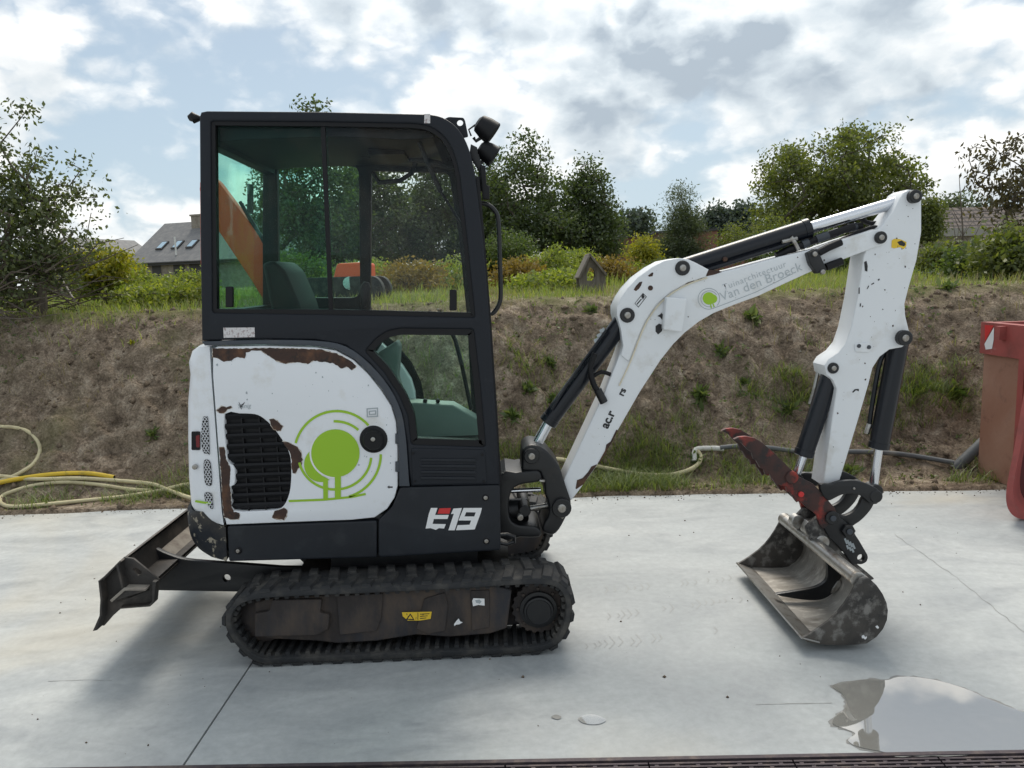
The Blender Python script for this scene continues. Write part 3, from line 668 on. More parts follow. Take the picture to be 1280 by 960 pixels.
# --- slew deck and skirts
def loft_rear(name, px, mat, parent, bulge=.10, x_free=None, bev=None, n=14, yin=0.0):
    """side profile carried across the machine, its rear pushed out in plan as a rounded tail"""
    prof = XZ(px, YN); xs_ = [p[0] for p in prof]; x0, x1 = min(xs_), max(xs_); xf = x1 if x_free is None else x_free; v, f = [], []
    ts = [-1, -.985, -.96, -.92, -.86, -.75, -.5, 0, .5, .75, .86, .92, .96, .985, 1]; m = len(prof); hw = (YF-YN)/2-yin
    for t in ts:
        y = (YN+YF)/2+t*hw; e = bulge*(1-abs(t)**2.6)-(.045 if abs(t) == 1 else .022 if abs(t) > .98 else .008 if abs(t) > .95 else 0)
        for x, z in prof: v.append((x-e*max(0, min(1, (xf-x)/(xf-x0)*1.6)), y, z))
    for i in range(len(ts)-1):
        for k in range(m): f.append((i*m+k, i*m+(k+1) % m, (i+1)*m+(k+1) % m, (i+1)*m+k))
    f.append(tuple(range(m))); f.append(tuple((len(ts)-1)*m+k for k in range(m))[::-1])
    me = pd(name, v, f); bm = bmesh.new(); bm.from_mesh(me); bmesh.ops.triangulate(bm, faces=[q for q in bm.faces if len(q.verts) > 4]); bmesh.ops.recalc_face_normals(bm, faces=bm.faces); bm.to_mesh(me); bm.free()
    return put(name, me, mat, parent, 38)
bump = loft_rear('rear_bumper', smooth([(236, 644), (237, 660), (241, 676), (250, 689), (263, 698)], 4, False)+[(282, 702), (282, 659), (268, 656), (252, 651), (241, 640)], 'scuffed_navy', EX, .10)
for q in ([(150, 790), (185, 800), (190, 840), (150, 850), (115, 835), (95, 800)], [(60, 765), (90, 785), (120, 790), (118, 815), (85, 800)]):
    decal('scuffed_patch', z2(smooth(q, 3)), YN+.004, 'blade_dust', bump, .003) if False else None
deck = slab('slew_deck', XZ([(262, 690), (262, 660), (500, 640), (622, 620), (624, 686), (500, 693)], YN+.02), YN+.03, YF-.03, 'black_steel', EX, .01)
for side in (0, 1):
    ya, yb = (YN-.012, YN+.03) if side == 0 else (YF-.03, YF+.012)
    sk = plate('side_skirt', round_poly([(284, 658), (471, 651), (471, 697), (286, 702)], 3), ya, yb, 'navy_paint', EX, .006, ref=YN-.012)
    fp = plate('front_panel', round_poly([(473, 650), (490, 634), (500, 609), (625, 606), (626, 688), (473, 697)], 4), ya-.004*(1-2*side)*0, yb, 'navy_paint', EX, .006, ref=YN-.012)
    if side == 0:
        for q in ((299, 687),): ycyl('bolt', P(*q, YN), .017, YN, YN-.018, 'black_plastic', sk, 16); ycyl('bolt', P(*q, YN), .009, YN, YN-.024, 'bare_steel', sk, 8)
        for q in ((607, 621), (608, 675)): ycyl('bolt', P(*q, YN), .016, YN, YN-.016, 'black_plastic', fp, 16); ycyl('bolt', P(*q, YN), .010, YN, YN-.022, 'bare_steel', fp, 8)
        Yd = YN-.012
        e1 = z4([(522, 131), (553, 131), (542, 164), (606, 164), (600, 183), (536, 183), (530, 206), (592, 207), (584, 228), (560, 226), (545, 234), (520, 226), (497, 228), (504, 196), (512, 160)])
        decal('model_lettering', e1, Yd, 'decal_white', fp); decal('model_lettering', z4([(562, 133), (616, 131), (609, 158), (553, 158)]), Yd, 'decal_red', fp)
        decal('model_lettering', z4([(628, 134), (668, 131), (634, 236), (604, 236), (630, 158), (616, 160)]), Yd, 'decal_white', fp)
        decal('model_lettering', z4([(676, 131), (762, 131), (756, 156), (728, 232), (640, 236), (648, 212), (704, 210), (711, 190), (652, 190)]), Yd, 'decal_white', fp, holes=[z4([(688, 151), (733, 152), (726, 171), (680, 171)])])
        tube('tow_loop', [PP(x, y, YN+.02) for x, y in [(622, 669), (634, 668), (643, 671), (643, 677), (634, 680), (622, 678)]], .010, 'black_steel', fp, 8)

# --- engine cover
cover_px = [(266, 436), (272, 433), (330, 432), (395, 434), (420, 438), (442, 450), (460, 467), (476, 487), (489, 507), (495, 527), (497, 560), (497, 607), (493, 622), (484, 636), (468, 647), (440, 650), (360, 653), (283, 656), (279, 640), (272, 550), (266, 470)]
grille_px = zg(smooth([(243, 228), (330, 226), (400, 228), (440, 235), (480, 258), (530, 305), (575, 365), (610, 420), (635, 480), (642, 560), (640, 640), (632, 700), (610, 760), (580, 795), (540, 805), (420, 812), (296, 808), (284, 740), (280, 668), (300, 655), (306, 620), (304, 560), (290, 535), (262, 512), (250, 400)], 2))
YC = YN-.014
ec = plate('engine_cover', cover_px, YC, YN+.10, 'white_paint', EX, .005, holes=[grille_px])
ecf = slab('engine_cover', XZ(cover_px, YC), YF-.10, YF+.014, 'white_paint', EX, .010)
slab('grille_backing', XZ(grille_px, YC), YC+.030, YC+.05, 'black_plastic', ec, .001)
gp = [Vector(p) for p in XZ(grille_px, YC)]
def row_span(z):
    xs_ = []
    for i in range(len(gp)):
        A, B = gp[i], gp[(i+1) % len(gp)]
        if (A.y-z)*(B.y-z) < 0: xs_.append(A.x+(B.x-A.x)*(z-A.y)/(B.y-A.y))
    return (min(xs_), max(xs_)) if len(xs_) > 1 else None
gz0, gz1 = min(p.y for p in gp), max(p.y for p in gp)
for k in range(10):
    z = gz0+(gz1-gz0)*(k+.5)/10; sp = row_span(z)
    if not sp: continue
    x0, x1 = sp[0]-.012, sp[1]+.012; h = .014
    me = pd('grille_slat', [(x0, YC+.013, z+h), (x1, YC+.013, z+h), (x1, YC+.007, z+h*.3), (x0, YC+.007, z+h*.3), (x0, YC+.018, z-h), (x1, YC+.018, z-h), (x0, YC+.03, z-h*.4), (x1, YC+.03, z-h*.4)],
            [(0, 3, 2, 1), (3, 4, 5, 2), (4, 6, 7, 5), (6, 0, 1, 7), (0, 6, 4, 3), (1, 2, 5, 7)])
    put('grille_slat', me, 'black_plastic', ec, 0)
for xx in (300, 322, 344):
    p0, p1 = P(xx, 520 if xx < 330 else 545, YC), P(xx, 640, YC); MB().box(p0[0]-.003, p0[0]+.003, YC+.014, YC+.030, p1[1], p0[1]).build('grille_bar', 'black_plastic', ec)
# worn places where the foil and paint have come off
rust = [z2([(133, 104), (230, 104), (330, 102), (440, 104), (530, 108), (585, 122), (630, 146), (656, 168), (640, 182), (620, 170), (600, 176), (575, 158), (540, 152), (500, 148), (480, 160), (440, 152), (400, 158), (370, 150), (340, 132), (310, 112), (280, 110), (255, 118), (250, 138), (225, 136), (200, 146), (175, 152), (150, 138), (134, 136)]),
        zg([(195, 205), (225, 180), (255, 190), (280, 180), (288, 192), (262, 202), (240, 222), (215, 222)]),
        zg([(512, 262), (540, 258), (560, 270), (578, 292), (594, 300), (580, 326), (560, 328), (540, 318), (524, 296)]),
        zg([(590, 390), (620, 398), (650, 410), (680, 428), (700, 452), (710, 500), (704, 540), (684, 556), (668, 585), (652, 580), (646, 540), (648, 500), (632, 450), (612, 420)]),
        zg([(212, 430), (240, 428), (248, 450), (252, 500), (275, 540), (280, 590), (272, 640), (282, 700), (286, 790), (300, 815), (335, 822), (330, 856), (290, 862), (262, 850), (240, 845), (232, 760), (224, 600)]),
        zg([(545, 812), (600, 790), (620, 806), (616, 840), (600, 862), (570, 860), (530, 848), (540, 830)])]
def jag(px, amp=.7, sub=5):
    out_ = []; m_ = len(px)
    for i in range(m_):
        A_, B_ = Vector(px[i]), Vector(px[(i+1) % m_]); n_ = max(1, int((B_-A_).length/2.2)); d_ = (B_-A_).normalized() if (B_-A_).length else Vector((1, 0))
        for k in range(n_): out_.append(tuple(A_.lerp(B_, k/n_)+Vector((-d_.y, d_.x))*random.uniform(-amp, amp)))
    return out_
for q in rust:
    cq = sum((Vector(p) for p in q), Vector((0, 0)))/len(q)
    decal('lifted_edge', jag([tuple(Vector(p)+(Vector(p)-cq).normalized()*.9) for p in q], .5), YC, 'lifted_foil', ec, .0012)
    decal('worn_patch', jag(q), YC, 'rust_brown', ec, .0016)
# green tree emblem with rings
K = lambda q: XZ(q, YC)
def band(pts_z2, wd): return z2(stroke_pts(pts_z2, wd))
for q in (band(arc_pts(585, 488, 155, 157, 195, 318, 30), 9), band(arc_pts(585, 488, 160, 160, 0, 74, 16), 9), band(arc_pts(578, 492, 128, 124, 268, 312, 14), 9), band(arc_pts(578, 492, 132, 124, 4, 168, 30), 9),
          band([(410, 658), (540, 653), (640, 643), (690, 632)], 8)):
    decal('green_emblem', q, YC, 'decal_green', ec, .0022)
decal('green_emblem', z2(circ(580, 484, 88, 36, 87)), YC, 'decal_green', ec, .0028)
decal('emblem_gap', band(arc_pts(580, 484, 91, 90, 92, 222, 24), 6), YC, 'decal_white', ec, .0031)
decal('green_emblem', z2(arc_pts(528, 525, 62, 64, 60, 235, 20)+[(492, 470), (500, 520), (530, 565)]), YC, 'decal_green', ec, .0025)
decal('green_emblem', z2([(578, 560), (600, 560), (600, 650), (578, 650)]), YC, 'decal_green', ec, .0026)
decal('green_emblem', z2([(535, 575), (553, 580), (553, 652), (536, 652)]), YC, 'decal_green', ec, .0026)
text_decal('small_lettering', 'Yanig', z2([(222, 322)])[0], YC, 8, 2, 'decal_grey', ec, shear=.3)
decal('small_mark', z2([(228, 296), (236, 310), (252, 297), (240, 318), (238, 326), (234, 318)]), YC, 'decal_black', ec)
decal('battery_sign', z2([(693, 321), (735, 318), (735, 352), (694, 354)]), YC, 'decal_grey', ec, .0018, holes=[z2([(697, 325), (731, 322), (731, 348), (698, 350)])])
decal('battery_sign', z2([(701, 330), (728, 328), (728, 344), (702, 346)]), YC, 'decal_grey', ec, .0018, holes=[z2([(705, 334), (724, 332), (724, 340), (706, 342)])])
decal('arrow_mark', z2([(768, 607), (776, 601), (776, 605), (788, 605), (788, 610), (776, 610), (776, 613)]), YC, 'decal_black', ec)
fx, fz = P(467, 549, YC); lathe_y('fuel_cap', fx, fz, [(YC+.01, .0005), (YC+.004, .064), (YC-.006, .062), (YC-.010, .050), (YC-.014, .048), (YC-.030, .040), (YC-.030, .0005)], 'black_plastic', ec, 32)
ycyl('cap_lock', (fx+.002, fz+.006), .010, YC-.028, YC-.036, 'bare_steel', ec, 14)
for y in (548, 583): plate('hinge', round_poly([(494, y-6), (499, y-6), (499, y+7), (494, y+7)], 1), YC-.006, YC+.01, 'trim_grey', ec, .002)
# rear hood that wraps round the tail
hood = loft_rear('rear_hood', [(241, 441), (247, 434), (262, 433), (263, 470), (268, 540), (274.5, 640), (278, 656.5), (262, 654), (248, 647), (241, 634), (238, 600), (237, 550), (237, 505), (240, 470), (238, 455)], 'white_paint', EX, .10)
hx = YN+.002
lat = [z2(smooth([(100, 355), (112, 352), (118, 360), (124, 480), (118, 484), (100, 478), (94, 420)], 3)), z2(smooth([(104, 510), (124, 512), (130, 545), (131, 598), (110, 596), (104, 560)], 3)), z2(smooth([(106, 628), (130, 630), (135, 660), (136, 684), (124, 682), (110, 660)], 3))]
for q in lat:
    decal('mesh_vent', q, hx, 'black_plastic', hood, .0065)
    pl = [Vector(p) for p in XZ(q, hx)]; mb = MB(); xx = [p.x for p in pl]; zz_ = [p.y for p in pl]
    def inside(pt):
        c_ = False
        for i in range(len(pl)):
            A, B = pl[i], pl[i-1]
            if (A.y > pt[1]) != (B.y > pt[1]) and pt[0] < (B.x-A.x)*(pt[1]-A.y)/(B.y-A.y)+A.x: c_ = not c_
        return c_
    for sgn in (1, -1):
        k = min(xx)-.3
        while k < max(xx)+.3:
            seg = [(k+sgn*t*.0022, min(zz_)+t*.0036) for t in range(int((max(zz_)-min(zz_))/.0036)+2)]; seg = [s_ for s_ in seg if inside(s_)]
            if len(seg) > 2: mb.add([(x+dx, hx-.0075, z) for x, z in (seg[0], seg[-1]) for dx in (-.0016, .0016)], [(0, 1, 3, 2)])
            k += .0135
    if mb.v: tag(mb.build('mesh_wires', 'white_paint', hood, 0), None, kind='stuff')
decal('tail_light_recess', z2(round_poly([(58, 404), (90, 404), (90, 472), (58, 472)], 5)), hx+.0, 'black_plastic', hood, .0065)
decal('tail_light', z2(round_poly([(74, 420), (88, 416), (88, 462), (76, 462)], 4)), hx, 'tail_red', hood, .0075)
ycyl('hood_lock', P(244.5, 583, hx), .012, hx, hx-.016, 'bare_steel', hood, 12)
decal('green_emblem', z2(stroke_pts([(72, 657), (100, 662), (128, 665)], 8)), hx, 'decal_green', hood, .0068)

# --- cab
trim_out = smooth([(252, 427), (330, 425), (395, 426), (432, 433), (462, 455), (487, 485), (502, 517), (508, 555), (511, 600)], 3, False)
plate('cover_trim', trim_out+[(512, 608), (499, 608), (498, 560), (496, 527), (490, 507), (477, 486), (461, 466), (443, 449), (420, 436.5), (395, 432.5), (330, 430.5), (256, 432)], YN-.022, YN+.02, 'trim_grey', EX, .003)
cab_out = [(249, 146), (251, 140), (258, 138.5), (400, 139.5), (536, 142.5)]+smooth([(536, 142.5), (552, 146), (568, 156), (580, 172), (588, 192), (594, 218)], 3, False)[1:]+[(604, 300), (612, 400), (620, 520), (625, 606), (514, 608), (511, 590), (508, 552), (501, 515), (486, 484), (461, 454), (432, 432), (395, 425), (330, 424), (252, 426), (250, 300)]
win = [(263, 151), (400, 152), (515, 154)]+smooth([(515, 154), (534, 157), (550, 166), (562, 180), (570, 200), (575, 222)], 3, False)[1:]+[(584, 300), (594, 397), (500, 395), (265, 391)]
low = [(456, 439), (470, 423), (484, 414), (500, 410.5), (592, 411.5), (600, 480), (607, 559), (514, 556), (510, 520), (500, 496), (480, 465)]
cab = plate('cab_frame', cab_out, YN-.016, YN+.045, 'cab_paint', EX, .009, holes=[round_poly(win, 4), round_poly(low, 4)])
def ring(name, outer_px, inset_px, y0, y1, mat, parent, r=6):
    o = []
    for p in outer_px:
        if not o or (Vector(p)-o[-1]).length > 3.0: o.append(Vector(p))
    if (o[0]-o[-1]).length < 3.0: o.pop()
    m = len(o); inn = []
    area = sum(o[i].x*o[(i+1) % m].y-o[(i+1) % m].x*o[i].y for i in range(m)); sg = 1 if area > 0 else -1
    for i in range(m):
        d1 = (o[i]-o[i-1]).normalized(); d2 = (o[(i+1) % m]-o[i]).normalized(); n1 = Vector((-d1.y, d1.x))*sg; n2 = Vector((-d2.y, d2.x))*sg
        bs_ = (n1+n2).normalized(); k = inset_px/max(.5, bs_.dot(n1)); inn.append(tuple(o[i]+bs_*k))
    A_ = XZ([tuple(q) for q in o], YN-.016); B_ = XZ(inn, YN-.016); v = [(x, y, z) for y in (y0, y1) for lp in (A_, B_) for x, z in lp]; f = []
    for i in range(m):
        j = (i+1) % m; f += [(i, j, m+j, m+i), (2*m+i, 3*m+i, 3*m+j, 2*m+j), (i, 2*m+i, 2*m+j, j), (m+i, m+j, 3*m+j, 3*m+i)]
    me = pd(name, v, f); bm = bmesh.new(); bm.from_mesh(me); bmesh.ops.recalc_face_normals(bm, faces=bm.faces); bm.to_mesh(me); bm.free()
    put(name, me, mat, parent, 35); return inn
wi = ring('window_gasket', round_poly(win, 4), 5, YN-.006, YN+.03, 'black_plastic', cab, 3)
li = ring('door_gasket', round_poly(low, 4), 8, YN-.008, YN+.03, 'black_plastic', cab, 3)
def pane(name, px, Y, mat, parent, ref=None): return plate(name, px, Y, Y+.005, mat, parent, .0005, ref=ref)
pane('window_pane', [(265, 153), (408, 153), (417, 390), (267, 389)], YN+.016, 'cab_glass', cab, YN)
pane('window_pane', [(401, 153), (515, 156), (550, 168), (570, 202), (583, 300), (592, 395), (412, 391)], YN+.006, 'cab_glass_clear', cab, YN)
pane('door_pane', low, YN+.008, 'cab_glass', cab, YN)
plate('pane_edge', [(400.5, 152), (406, 152), (416.5, 391), (411, 391)], YN+.000, YN+.014, 'black_plastic', cab, .001, ref=YN)
plate('window_sill', [(264, 386), (412, 386.5), (592, 391), (594, 397), (412, 394), (264, 392)], YN-.004, YN+.035, 'black_plastic', cab, .002, ref=YN)
for q in ((288, 371), (567, 375)): plate('window_latch', round_poly([(q[0]-5, q[1]-13), (q[0]+4, q[1]-13), (q[0]+4, q[1]+13), (q[0]-5, q[1]+13)], 2), YN-.014, YN+.008, 'black_plastic', cab, .004, ref=YN)
decal('data_plate', z2([(172, 28), (286, 27), (287, 62), (174, 65)]), YN-.016, 'paper_label', cab)
decal('roof_label', z1([(916, 68), (938, 68), (938, 104), (915, 104)]), YN-.016, 'paper_label', cab)
lou = plate('louvre_panel', round_poly([(514, 560), (606, 562), (609, 604), (516, 606)], 3), YN-.022, YN, 'cab_paint', cab, .004, ref=YN-.016)
for k in range(4): plate('louvre', round_poly([(526, 572.5+k*7.5), (594, 573+k*7.5), (596, 577+k*7.5), (526, 576+k*7.5)], 1.5), YN-.029, YN-.018, 'navy_paint', lou, .003, ref=YN-.016)
for q in ((517, 565), (603, 567), (519, 600), (605, 600)): ycyl('bolt', P(*q, YN), .006, YN-.018, YN-.026, 'black_plastic', lou, 8)
# far side, with its own openings
S = lambda px: XZ(px, 1.12)
h1 = round_poly(S([(346, 204), (448, 207), (450, 372), (348, 372)]), .05, 5); h2 = round_poly(S([(464, 213), (561, 216), (574, 300), (584, 400), (590, 520), (470, 530), (462, 450)]), .03, 4)
farf = slab('cab_frame', [XZ(cab_out, YN), h1, h2], YF-.05, YF, 'black_plastic', EX, .008); farf['label'] = 'far side of the cab with two windows'
slab('far_pane', S([(342, 200), (452, 203), (454, 376), (344, 376)]), YF-.03, YF-.025, 'cab_glass', farf, .0005)
slab('far_pane', S([(460, 208), (566, 212), (580, 300), (592, 400), (598, 526), (465, 536), (457, 450)]), YF-.03, YF-.025, 'cab_glass_clear', farf, .0005)
# roof, headliner, rear and front frames
roof_px = [(251, 142), (258, 138.7), (400, 139.7), (536, 142.7)]+smooth([(536, 142.7), (552, 146), (568, 156), (580, 172), (588, 192), (594, 218)], 3, False)[1:]+[(586, 220), (580, 196), (572, 178), (560, 164), (546, 156), (530, 152), (262, 150), (252, 150)]
rf = plate('cab_roof', roof_px, YN+.045, YF-.05, 'cab_paint', EX, .002, ref=YN-.016)
plate('headliner', [(264, 150), (530, 153), (545, 160), (540, 170), (500, 172), (420, 168), (300, 172), (264, 176)], YN+.05, YF-.055, 'black_plastic', rf, .004, ref=YN)
plate('rear_header', [(250, 150), (268, 150), (268, 181), (251, 181)], YN+.045, YF-.05, 'cab_paint', EX, .003, ref=YN-.016)
rw = plate('rear_panel', [(250, 391), (266, 391), (266, 428), (252, 428)], YN+.045, YF-.05, 'cab_paint', EX, .003, ref=YN-.016)
plate('rear_pane', [(256, 180), (257.5, 180), (258.5, 392), (257, 392)], YN+.045, YF-.05, 'cab_glass', rw, .0005, ref=YN-.016)
xrp = P(257.5, 250, YN-.016)[0]+.008
def PXr(px, py):
    v = ray(px, py); t = (xrp-CAM.x)/v.x; p = CAM+t*v; return (xrp, p.y, p.z)
put('pane_sign', pd('pane_sign', [PXr(x, y) for x, y in ((309, 229), (317, 231), (317, 268), (309, 266))], [(0, 1, 2, 3)]), 'pane_sign', rw, 0)
fw = plate('front_header', [(584, 196), (592, 210), (596, 228), (586, 230), (582, 212)], YN+.045, YF-.05, 'cab_paint', EX, .002, ref=YN-.016)
plate('windscreen', [(588.5, 226), (590, 226), (620, 600), (618.5, 600)], YN+.045, YF-.05, 'cab_glass_clear', fw, .0005, ref=YN-.016)
plate('front_crossbar', [(610, 470), (617, 470), (619, 490), (612, 490)], YN+.045, YF-.05, 'cab_paint', fw, .002, ref=YN-.016)
plate('windscreen_seal', [(594.5, 220), (599, 220), (606, 300), (614, 400), (622, 520), (627, 604), (623.5, 604), (618, 520), (610, 400), (602, 300)], YN-.006, YN+.03, 'black_plastic', cab, .002, ref=YN-.016)
# inside the cab: floor, seat, consoles, levers, roof strut
MB().box(*[q for q in (P(285, 500, .68)[0], P(610, 500, .68)[0])], YN+.05, YF-.06, P(500, 595, YN)[1], P(500, 588, YN)[1]).build('cab_floor', 'black_plastic', EX)
seat = empty('seat', PP(400, 500, .62), None, None); seat.parent = EX; seat.location = WLOC[seat]-WLOC[EX]
for q in ('label', 'category'):
    if q in seat: del seat[q]
slab('seat_cushion', round_poly(XZ([(370, 455), (470, 448), (478, 462), (470, 478), (372, 486)], .62), .02), .44, .90, 'seat_vinyl', seat, .03, 3)
slab('seat_back', round_poly(XZ([(338, 330), (352, 326), (366, 338), (384, 380), (398, 455), (372, 462), (352, 400)], .62), .02), .46, .88, 'seat_vinyl', seat, .03, 3)
slab('seat_mount', XZ([(380, 478), (462, 472), (470, 560), (380, 565)], .62), .5, .84, 'black_plastic', seat, .01)
for yy, nm in ((.34, 'control_console'), (.98, 'control_console')):
    cs = slab(nm, round_poly(XZ([(390, 420), (470, 412), (480, 424), (470, 440), (400, 470)], yy), .015), yy-.045, yy+.045, 'black_plastic', EX, .012)
    j0 = P(452, 414, yy); tube('joystick', [(j0[0], yy, j0[1]), (j0[0]+.02, yy, j0[1]+.10), (j0[0]+.022, yy, j0[1]+.13), (j0[0]+.03, yy, j0[1]+.20), (j0[0]+.036, yy, j0[1]+.225)], [.012, .011, .02, .026, .012], 'black_plastic', cs, 12)
sc = slab('side_console', smooth(XZ([(502, 503), (520, 503), (545, 505), (566, 506), (580, 514), (596, 523), (606, 530), (606, 566), (502, 566)], .92), 1), .92, 1.06, 'console_grey', EX, .012, 3)
for q in (531, 547): ycyl('knob', P(q, 502, .92), .012, .96, .93, 'black_plastic', sc, 10)
slab('seat_box', round_poly(XZ([(474, 440), (497, 425), (501, 432), (498, 470), (508, 505), (490, 505), (476, 470)], .45), .01), .40, .52, 'seat_shell', EX, .012, 3)
tube('travel_lever', [PP(x, y, .72) for x, y in ((563, 413), (569, 425), (577, 455), (589, 512))], .011, 'black_plastic', EX, 8)
tube('gas_strut', [PP(x, y, .32) for x, y in ((524, 178), (534, 203), (551, 240))], .011, 'black_plastic', EX, 8)
tube('gas_strut', [PP(x, y, .32) for x, y in ((550, 238), (577, 281))], .006, 'black_plastic', EX, 8)
tube('grab_bar', [PP(x, y, .95) for x, y in ((466, 216), (474, 228), (500, 226), (515, 216), (522, 196))], .013, 'black_plastic', EX, 8)
tube('roof_rail', [PP(x, y, .8) for x, y in ((440, 190), (480, 196), (530, 200), (575, 212))], .016, 'black_plastic', EX, 8)
MB().box(P(455, 0, .7)[0], P(500, 0, .7)[0], .55, .85, P(450, 200, .7)[1], P(450, 178, .7)[1]).build('air_unit', 'black_plastic', EX)
# outside the cab
lt = plate('lifting_eye', round_poly([(552, 147), (560, 143), (579, 144), (581, 148), (585, 168), (576, 170)], 2), YN+.05, YN+.065, 'cab_paint', EX, .002, holes=[circ(574.5, 150.5, 4, 12)], ref=YN)
for k, (q, dy) in enumerate((((607, 160), 0), ((609, 190), .0))):
    c0 = PP(*q, YN+.10); Rm = Matrix.Translation(c0) @ Matrix.Rotation(R(38 if k == 0 else 35), 4, 'Y')
    sc_ = 1.0 if k == 0 else .9; v, f = [], []; seg = 20
    for xx, rr in ((-.045, .001), (-.045, .022), (-.035, .040), (.0, .050), (.040, .054), (.045, .050), (.040, .045), (.036, .001)):
        for i in range(seg): t = 2*math.pi*i/seg; v.append(Rm @ Vector((xx*sc_, rr*sc_*math.cos(t), rr*sc_*math.sin(t))))
    for i in range(7):
        for j in range(seg): f.append((i*seg+j, i*seg+(j+1) % seg, (i+1)*seg+(j+1) % seg, (i+1)*seg+j))
    wl = put('work_light', pd('work_light', v, f), 'black_plastic', EX, 40)
    x_, z_ = c0.x, c0.z
    lens = pd('lens', [Rm @ Vector((.0375*sc_, .044*sc_*math.cos(2*math.pi*i/seg), .044*sc_*math.sin(2*math.pi*i/seg))) for i in range(seg)], [tuple(range(seg))]); put('lens', lens, 'lamp_glass', wl, 0)
    tube('bracket', [c0+Vector((-.02, 0, -.04)), c0+Vector((-.045, 0, -.055)), PP(592, q[1]+12, YN+.10)], .008, 'black_steel', wl, 8)
    tube('cable', [c0+Vector((-.045, 0, .015)), c0+Vector((-.075, 0, -.005)), PP(589, q[1]+10, YN+.10)], .004, 'black_plastic', wl, 6)
plate('lamp_bracket', [(588, 176), (596, 180), (603, 205), (606, 236), (600, 236), (598, 210), (586, 190)], YN+.08, YN+.12, 'black_steel', EX, .003, ref=YN)
plate('hinge_block', [(600, 205), (607, 206), (608, 230), (612, 232), (612, 248), (603, 248)], YN+.02, YN+.07, 'black_plastic', EX, .004, ref=YN)
tube('grab_handle', smooth([tuple(PP(x, y, YN+.06)) for x, y in ((601, 254), (610, 256), (619, 264), (623, 278), (625, 330), (626, 366), (624, 380), (617, 391), (612, 392))], 3, False), .0105, 'black_steel', EX, 10)
tube('wiper_lamp', [PP(236, 148, YN+.05), PP(241, 146, YN+.05), PP(243, 148, YN+.05), PP(252, 148, YN+.05)], [.012, .022, .022, .008], 'black_plastic', EX, 12)

# --- swing frame and post
lug = plate('swing_bracket', smooth([(622, 596), (645, 591), (668, 588), (676, 592), (676, 602), (656, 605), (643, 610), (637, 622), (636, 640), (640, 652), (650, 657), (668, 658), (676, 664), (674, 672), (650, 672), (622, 672)], 2), YB-.12, YB+.16, 'black_steel', EX, .012, res=3, ref=YB-.12)
ycyl('swing_cylinder', P(655, 633, YB-.02), .03, YB-.1, YB+.2, 'black_steel', lug)
tube('swing_cylinder_rod', [PP(628, 614, YB), PP(676, 612, YB)], .012, 'chrome', EX); tube('swing_cylinder', [PP(625, 638, YB+.02), PP(660, 636, YB+.02)], .055, 'black_steel', EX, 20)
tube('swing_cylinder_rod', [PP(655, 637, YB-.02), PP(690, 631, YB-.02)], .014, 'bare_steel', EX)
ycyl('nut', P(650, 645, YB-.1), .016, YB-.1, YB-.13, 'bare_steel', lug, 8)
post_px = smooth(zs([(128, 180), (135, 125), (175, 95), (215, 92), (262, 108), (310, 140), (348, 185), (392, 245), (420, 330), (450, 420), (472, 490), (468, 540), (430, 620), (390, 692), (345, 730), (290, 716), (270, 690), (285, 640), (310, 600), (318, 540), (305, 480), (288, 440), (285, 370), (260, 300), (240, 280), (135, 278), (124, 240)]), 2)
post = plate('swing_post', post_px, YB-.115, YB+.115, 'black_steel', EX, .014, res=3, ref=YB-.115)
for q, r in ((zs([(193, 166)])[0], 9), (zs([(405, 531)])[0], 11.5)): pinboss('pin_boss', q, YB-.115, r, post, .022)
plate('post_rib', zs([(250, 330), (290, 335), (285, 348), (245, 345)]), YB-.135, YB+.1, 'bare_steel', post, .003, ref=YB-.115)
ycyl('bolt', P(*zs([(410, 595)])[0], YB-.115), .008, YB-.11, YB-.13, 'bare_steel', post, 8)

# --- boom
boom_px = [(771, 384), (776, 373), (784, 361), (797, 347), (815, 334), (830, 326), (848, 322.5), (860, 324), (871, 329), (886, 337), (884, 344), (920, 336), (975, 321), (1010, 313), (1024, 310), (1052, 300), (1093, 287), (1103, 287.5), (1110, 293), (1110, 301), (1104, 307), (1095, 309), (1055, 324), (1015, 339), (980, 355), (948, 370), (918, 381), (893, 391), (874, 402), (856, 416), (842, 430), (826, 450), (800, 490), (766, 549), (747, 581), (724, 613), (714, 626), (707, 618), (704, 601), (712, 584), (735, 535), (756, 490), (772, 450), (779, 432), (776, 412), (771, 394)]
YBn = YB-HB
boom = plate('boom', boom_px, YBn, YB+HB, 'white_arm_paint', EX, .006, ref=YBn)
ear = [(771, 384), (776, 373), (784, 361), (797, 347), (815, 334), (830, 326), (848, 322.5), (860, 324), (871, 329), (886, 337), (882, 346), (860, 353), (838, 365), (820, 381), (806, 402), (796, 425), (786, 452), (776, 444), (779, 432), (776, 412), (771, 394)]
for ya, yb in ((YBn-.012, YBn+.004), (YB+HB-.004, YB+HB+.012)): plate('ear_plate', ear, ya, yb, 'white_arm_paint', boom, .004, ref=YBn-.012)
tube('weld_seam', [PP(x, y, YBn-.004) for x, y in smooth([(884, 347), (862, 354.5), (840, 366.5), (822, 382.5), (808, 403), (798, 426), (788, 452), (774, 482)], 4, False)], .0042, 'cream_weathered', boom, 6)
YE = YBn-.012
for q, r in (((853, 335), 8.5), ((784, 394), 8.5)): pinboss('pin_boss', q, YE, r, boom, .010, 'decal_black')
pinboss('pin_boss', (1100, 297), YBn, 7, boom, .016)
ycyl('plug', P(813, 360, YE), .012, YE, YE-.003, 'rust_brown', boom, 14)
for q in (z5([(695, 650), (708, 628), (728, 606), (745, 603), (738, 625), (725, 645), (708, 658)]), z5([(776, 570), (800, 551), (808, 553), (803, 572), (785, 576)])): decal('worn_patch', q, YE, 'rust_brown', boom, .0012)
